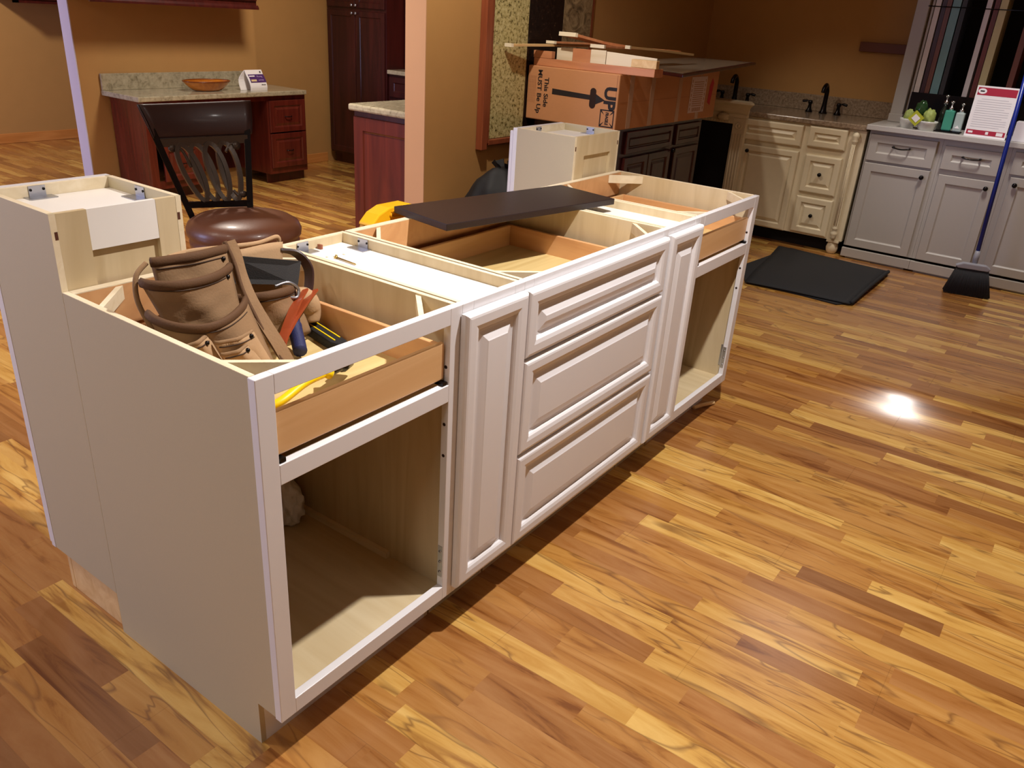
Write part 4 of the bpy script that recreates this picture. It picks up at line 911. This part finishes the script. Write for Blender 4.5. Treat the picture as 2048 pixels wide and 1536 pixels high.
def gift(label, y, x, r, seed):
    t = thing('gift_basket', label, 'gift dish', (x, y, GZ))
    MB().lathe([(0, .0), (r*.8, 0), (r, .045), (r*1.07, .055), (r*1.03, .058), (r*.95, .048), (r*.75, .006), (0, .006)], (0, 0, 0), 24).build('dish', base('white_ceramic', hx(214, 214, 206), .25, coat=.4), t)
    blob(r*.8, seed, .8, .8, 1.15, .18, (0, 0, r*.95+.02), 16).build('green_towel', green, t)
    return t
gift('white dish with folded green towel at the left of the grey counter', .122, 5.30, .050, 4)
g = gift('white dish with pale green tissue right of the green towel dish', -.003, 5.27, .060, 6)
MB().box(-.035, .035, -.002, .002, -.035, .035).xf(Matrix.Translation((-.055, .065, .07)) @ Matrix.Rotation(R90, 4, 'Z') @ Matrix.Rotation(math.radians(38), 4, 'Y')).build('gift_tag', base('lime_tag', hx(176, 180, 40), .5), g)
MB().box(-.02, .02, -.004, -.0022, -.018, .018).xf(Matrix.Translation((-.055, .065, .07)) @ Matrix.Rotation(R90, 4, 'Z') @ Matrix.Rotation(math.radians(38), 4, 'Y')).build('tag_print', paper, g)
blob(.04, 8, 1, .9, 1.3, .25, (.03, .06, .12), 14).build('leaf_spray', dgreen, g)
def bottle(label, y, x, w, d, h, mat, z=GZ+.0095, rnd=False):
    t = thing('soap_bottle', label, 'bottle', (x, y, z), R90)
    if rnd: MB().lathe([(0, 0), (w/2, 0), (w/2, h*.7), (w*.2, h*.9), (w*.2, h), (0, h)], (0, 0, 0), 20).build('bottle_body', mat, t)
    else: MB().box(-w/2, w/2, -d/2, d/2, 0, h).build('bottle_body', mat, t, bevel=.008)
    MB().lathe([(.013, h), (.013, h+.018), (.005, h+.022), (.005, h+.045), (.012, h+.047), (.012, h+.055), (0, h+.056)], (0, 0, 0), 14).tube([(0, 0, h+.050), (0, -.03, h+.050), (0, -.036, h+.044)], .004, 8).build('pump', chrome, t)
    return t
tr = thing('bottle_tray', 'dark tray under the soap bottles', 'tray', (5.31, -.13, GZ), R90)
MB().box(-.08, .075, -.045, .045, 0, .008).build('tray_base', blackm, tr, bevel=.003)
bottle('green glass soap pump bottle on the tray', -.115, 5.305, .058, .045, .125, teal)
bt = bottle('clear soap pump bottle with white triangle right of the green one', -.178, 5.305, .052, .045, .118, clearb)
MB().prism([(-.014, .022), (.014, .022), (0, .040)], -.0245, -.0226, 'y').build('triangle_mark', paper, bt)
bottle('dark slim bottle behind the gift dishes, left of the tray', -.058, 5.42, .045, .045, .16, darkb, GZ, True)
# sheet in a holder
sg = thing('notice_sheet', 'white notice with crimson header and footer standing on the grey counter', 'notice', (5.235, -.350, GZ), R90, rot=None)
sg.rotation_euler = (math.radians(-4), 0, R90)
SWd, SHt = .232, .30
MB().box(-SWd/2, SWd/2, 0, .003, 0, SHt).box(-SWd/2, SWd/2, -.004, .05, 0, .003).build('sheet', paper, sg)
q = lambda x0, x1, z0, z1, y=-.0006: [(x0, y, z0), (x1, y, z0), (x1, y, z1), (x0, y, z1)]
MB().add(q(-.108, .108, .245, .290), [(0, 1, 2, 3)]).add(q(-.108, .108, .014, .042), [(0, 1, 2, 3)]).build('crimson_band', crimson, sg)
m = MB(); pts = [(-.082+.024*math.cos(a*math.pi/10), -.0012, .268+.016*math.sin(a*math.pi/10)) for a in range(20)]
m.add(pts, [tuple(range(20))]); m.add(q(-.098, -.072, .022, .034, -.0012), [(0, 1, 2, 3)]); m.add(q(.0, .016, .02, .036, -.0012), [(0, 1, 2, 3)]); m.add(q(.06, .096, .018, .038, -.0012), [(0, 1, 2, 3)]); m.build('logo_field', paper, sg)
m = MB().add(q(-.094, -.07, .264, .272, -.0016), [(0, 1, 2, 3)])
m.build('logo_mark', ink, sg)
m = MB()
for k in range(13): m.add(q(-.095+(.02 if k == 0 else 0), .095-(.03 if k in (4, 8, 12) else 0)-(.02 if k == 0 else 0), .222-k*.0135, .2255-k*.0135), [(0, 1, 2, 3)])
m.build('printed_lines', greyink, sg)
wb = thing('product_box', 'white small box behind the broom handle on the grey counter', 'box', (5.28, -.60, GZ), R90)
MB().box(-.10, .16, -.04, .06, 0, .115).build('box_body', paper, wb, bevel=.002)
m = MB(); pts = [(.0+.028*math.cos(a*math.pi/10), -.0406, .052+.045*math.sin(a*math.pi/10)) for a in range(20)]; m.add(pts, [tuple(range(20))]); m.build('grey_oval', base('grey_oval', hx(96, 84, 84), .5), wb)

# broom --------------------------------------------------------------------
br = thing('broom', 'blue-handled broom with black bristles leaning on the grey cabinets', 'broom', (0, 0, 0))
hb = Vector((4.955, -.533, .215)); ht = Vector((5.135, -.478, 1.45))
MB().tube([hb, hb.lerp(ht, .5), ht], .0125, 14).build('handle', bluep, br)
MB().lathe([(.016, 0), (.018, .05), (.014, .09), (0, .09)], (hb.x, hb.y, hb.z-.03), 12).build('socket', broomcap, br)
A = Matrix.Translation((4.925, -.535, 0)) @ Matrix.Rotation(math.radians(-78), 4, 'Z')
MB().prism([(-.085, .165), (.085, .165), (.10, .180), (.07, .200), (-.06, .200), (-.10, .180)], -.022, .022, 'y').xf(A).build('cap', broomcap, br, bevel=.006)
def brs(u, v):
    x = (-.09+.18*u)*(1+.55*(1-v))+.012*(1-v)*(u-.5); return A @ Vector((x, .018*(1+.9*(1-v)), .004+.165*v+.012*abs(math.sin(u*40))*(1-v)))
m = MB()
pr0 = []
for k in range(60):
    u = (k+.5)/60; x1 = -.088+.176*u; x0 = x1*1.5+.004; 
    for yy in (-.018, -.006, .006, .018):
        a_ = A @ Vector((x1, yy*.8, .168)); b_ = A @ Vector((x0, yy*1.9, random.uniform(.002, .014)))
        m.tube([a_, (a_+b_)/2+Vector((random.uniform(-.002, .002), 0, 0)), b_], .0035, 4)
m.build('bristles', bristle, br)

# rubber mat, folded over once -----------------------------------------
mtg = thing('rubber_mat', 'black rubber floor mat folded over in front of the cream vanity', 'floor mat', (0, 0, 0))
low = [(4.10, .60, 0), (4.06, .02, 0), (4.16, -.05, 0), (5.02, -.045, 0), (5.16, .66, 0), (4.45, .74, 0)]
MB().prism([(p[0], p[1]) for p in low], .001, .007, 'z').build('lower_layer', rubber, mtg)
def fold(u, v):
    a = Vector((4.045, .58, 0)).lerp(Vector((4.10, -.045, 0)), v); b = Vector((5.10, .73, 0)).lerp(Vector((5.05, -.048, 0)), v)
    p = a.lerp(b, u); z = .012+.020*(1-abs(2*u-1)**4)*(.25+.75*v)+.006*math.sin(7*u+3*v)*(1-v)
    if v > .93: z *= 1
    return (p.x, p.y, z)
MB().patch(fold, 24, 16).build('upper_layer', rubber, mtg, solid=.006)
MB().tube(bez([(4.115, -.048, .018), (4.4, -.052, .030), (4.7, -.055, .034), (5.0, -.052, .022)]), [.014]*33 if 0 else .012, 10).build('fold_edge', rubber, mtg)
# shadow band on the right wall, built as a thin dark strip
MB().box(5.865, 5.898, .335, .675, 1.335, 1.40).build('shadow_strip', base('shadow_brown', hx(104, 54, 30), .5), bevel=.003, label='dark brown strip standing in for a shadow on the right wall beside the rack', cat='shadow strip')
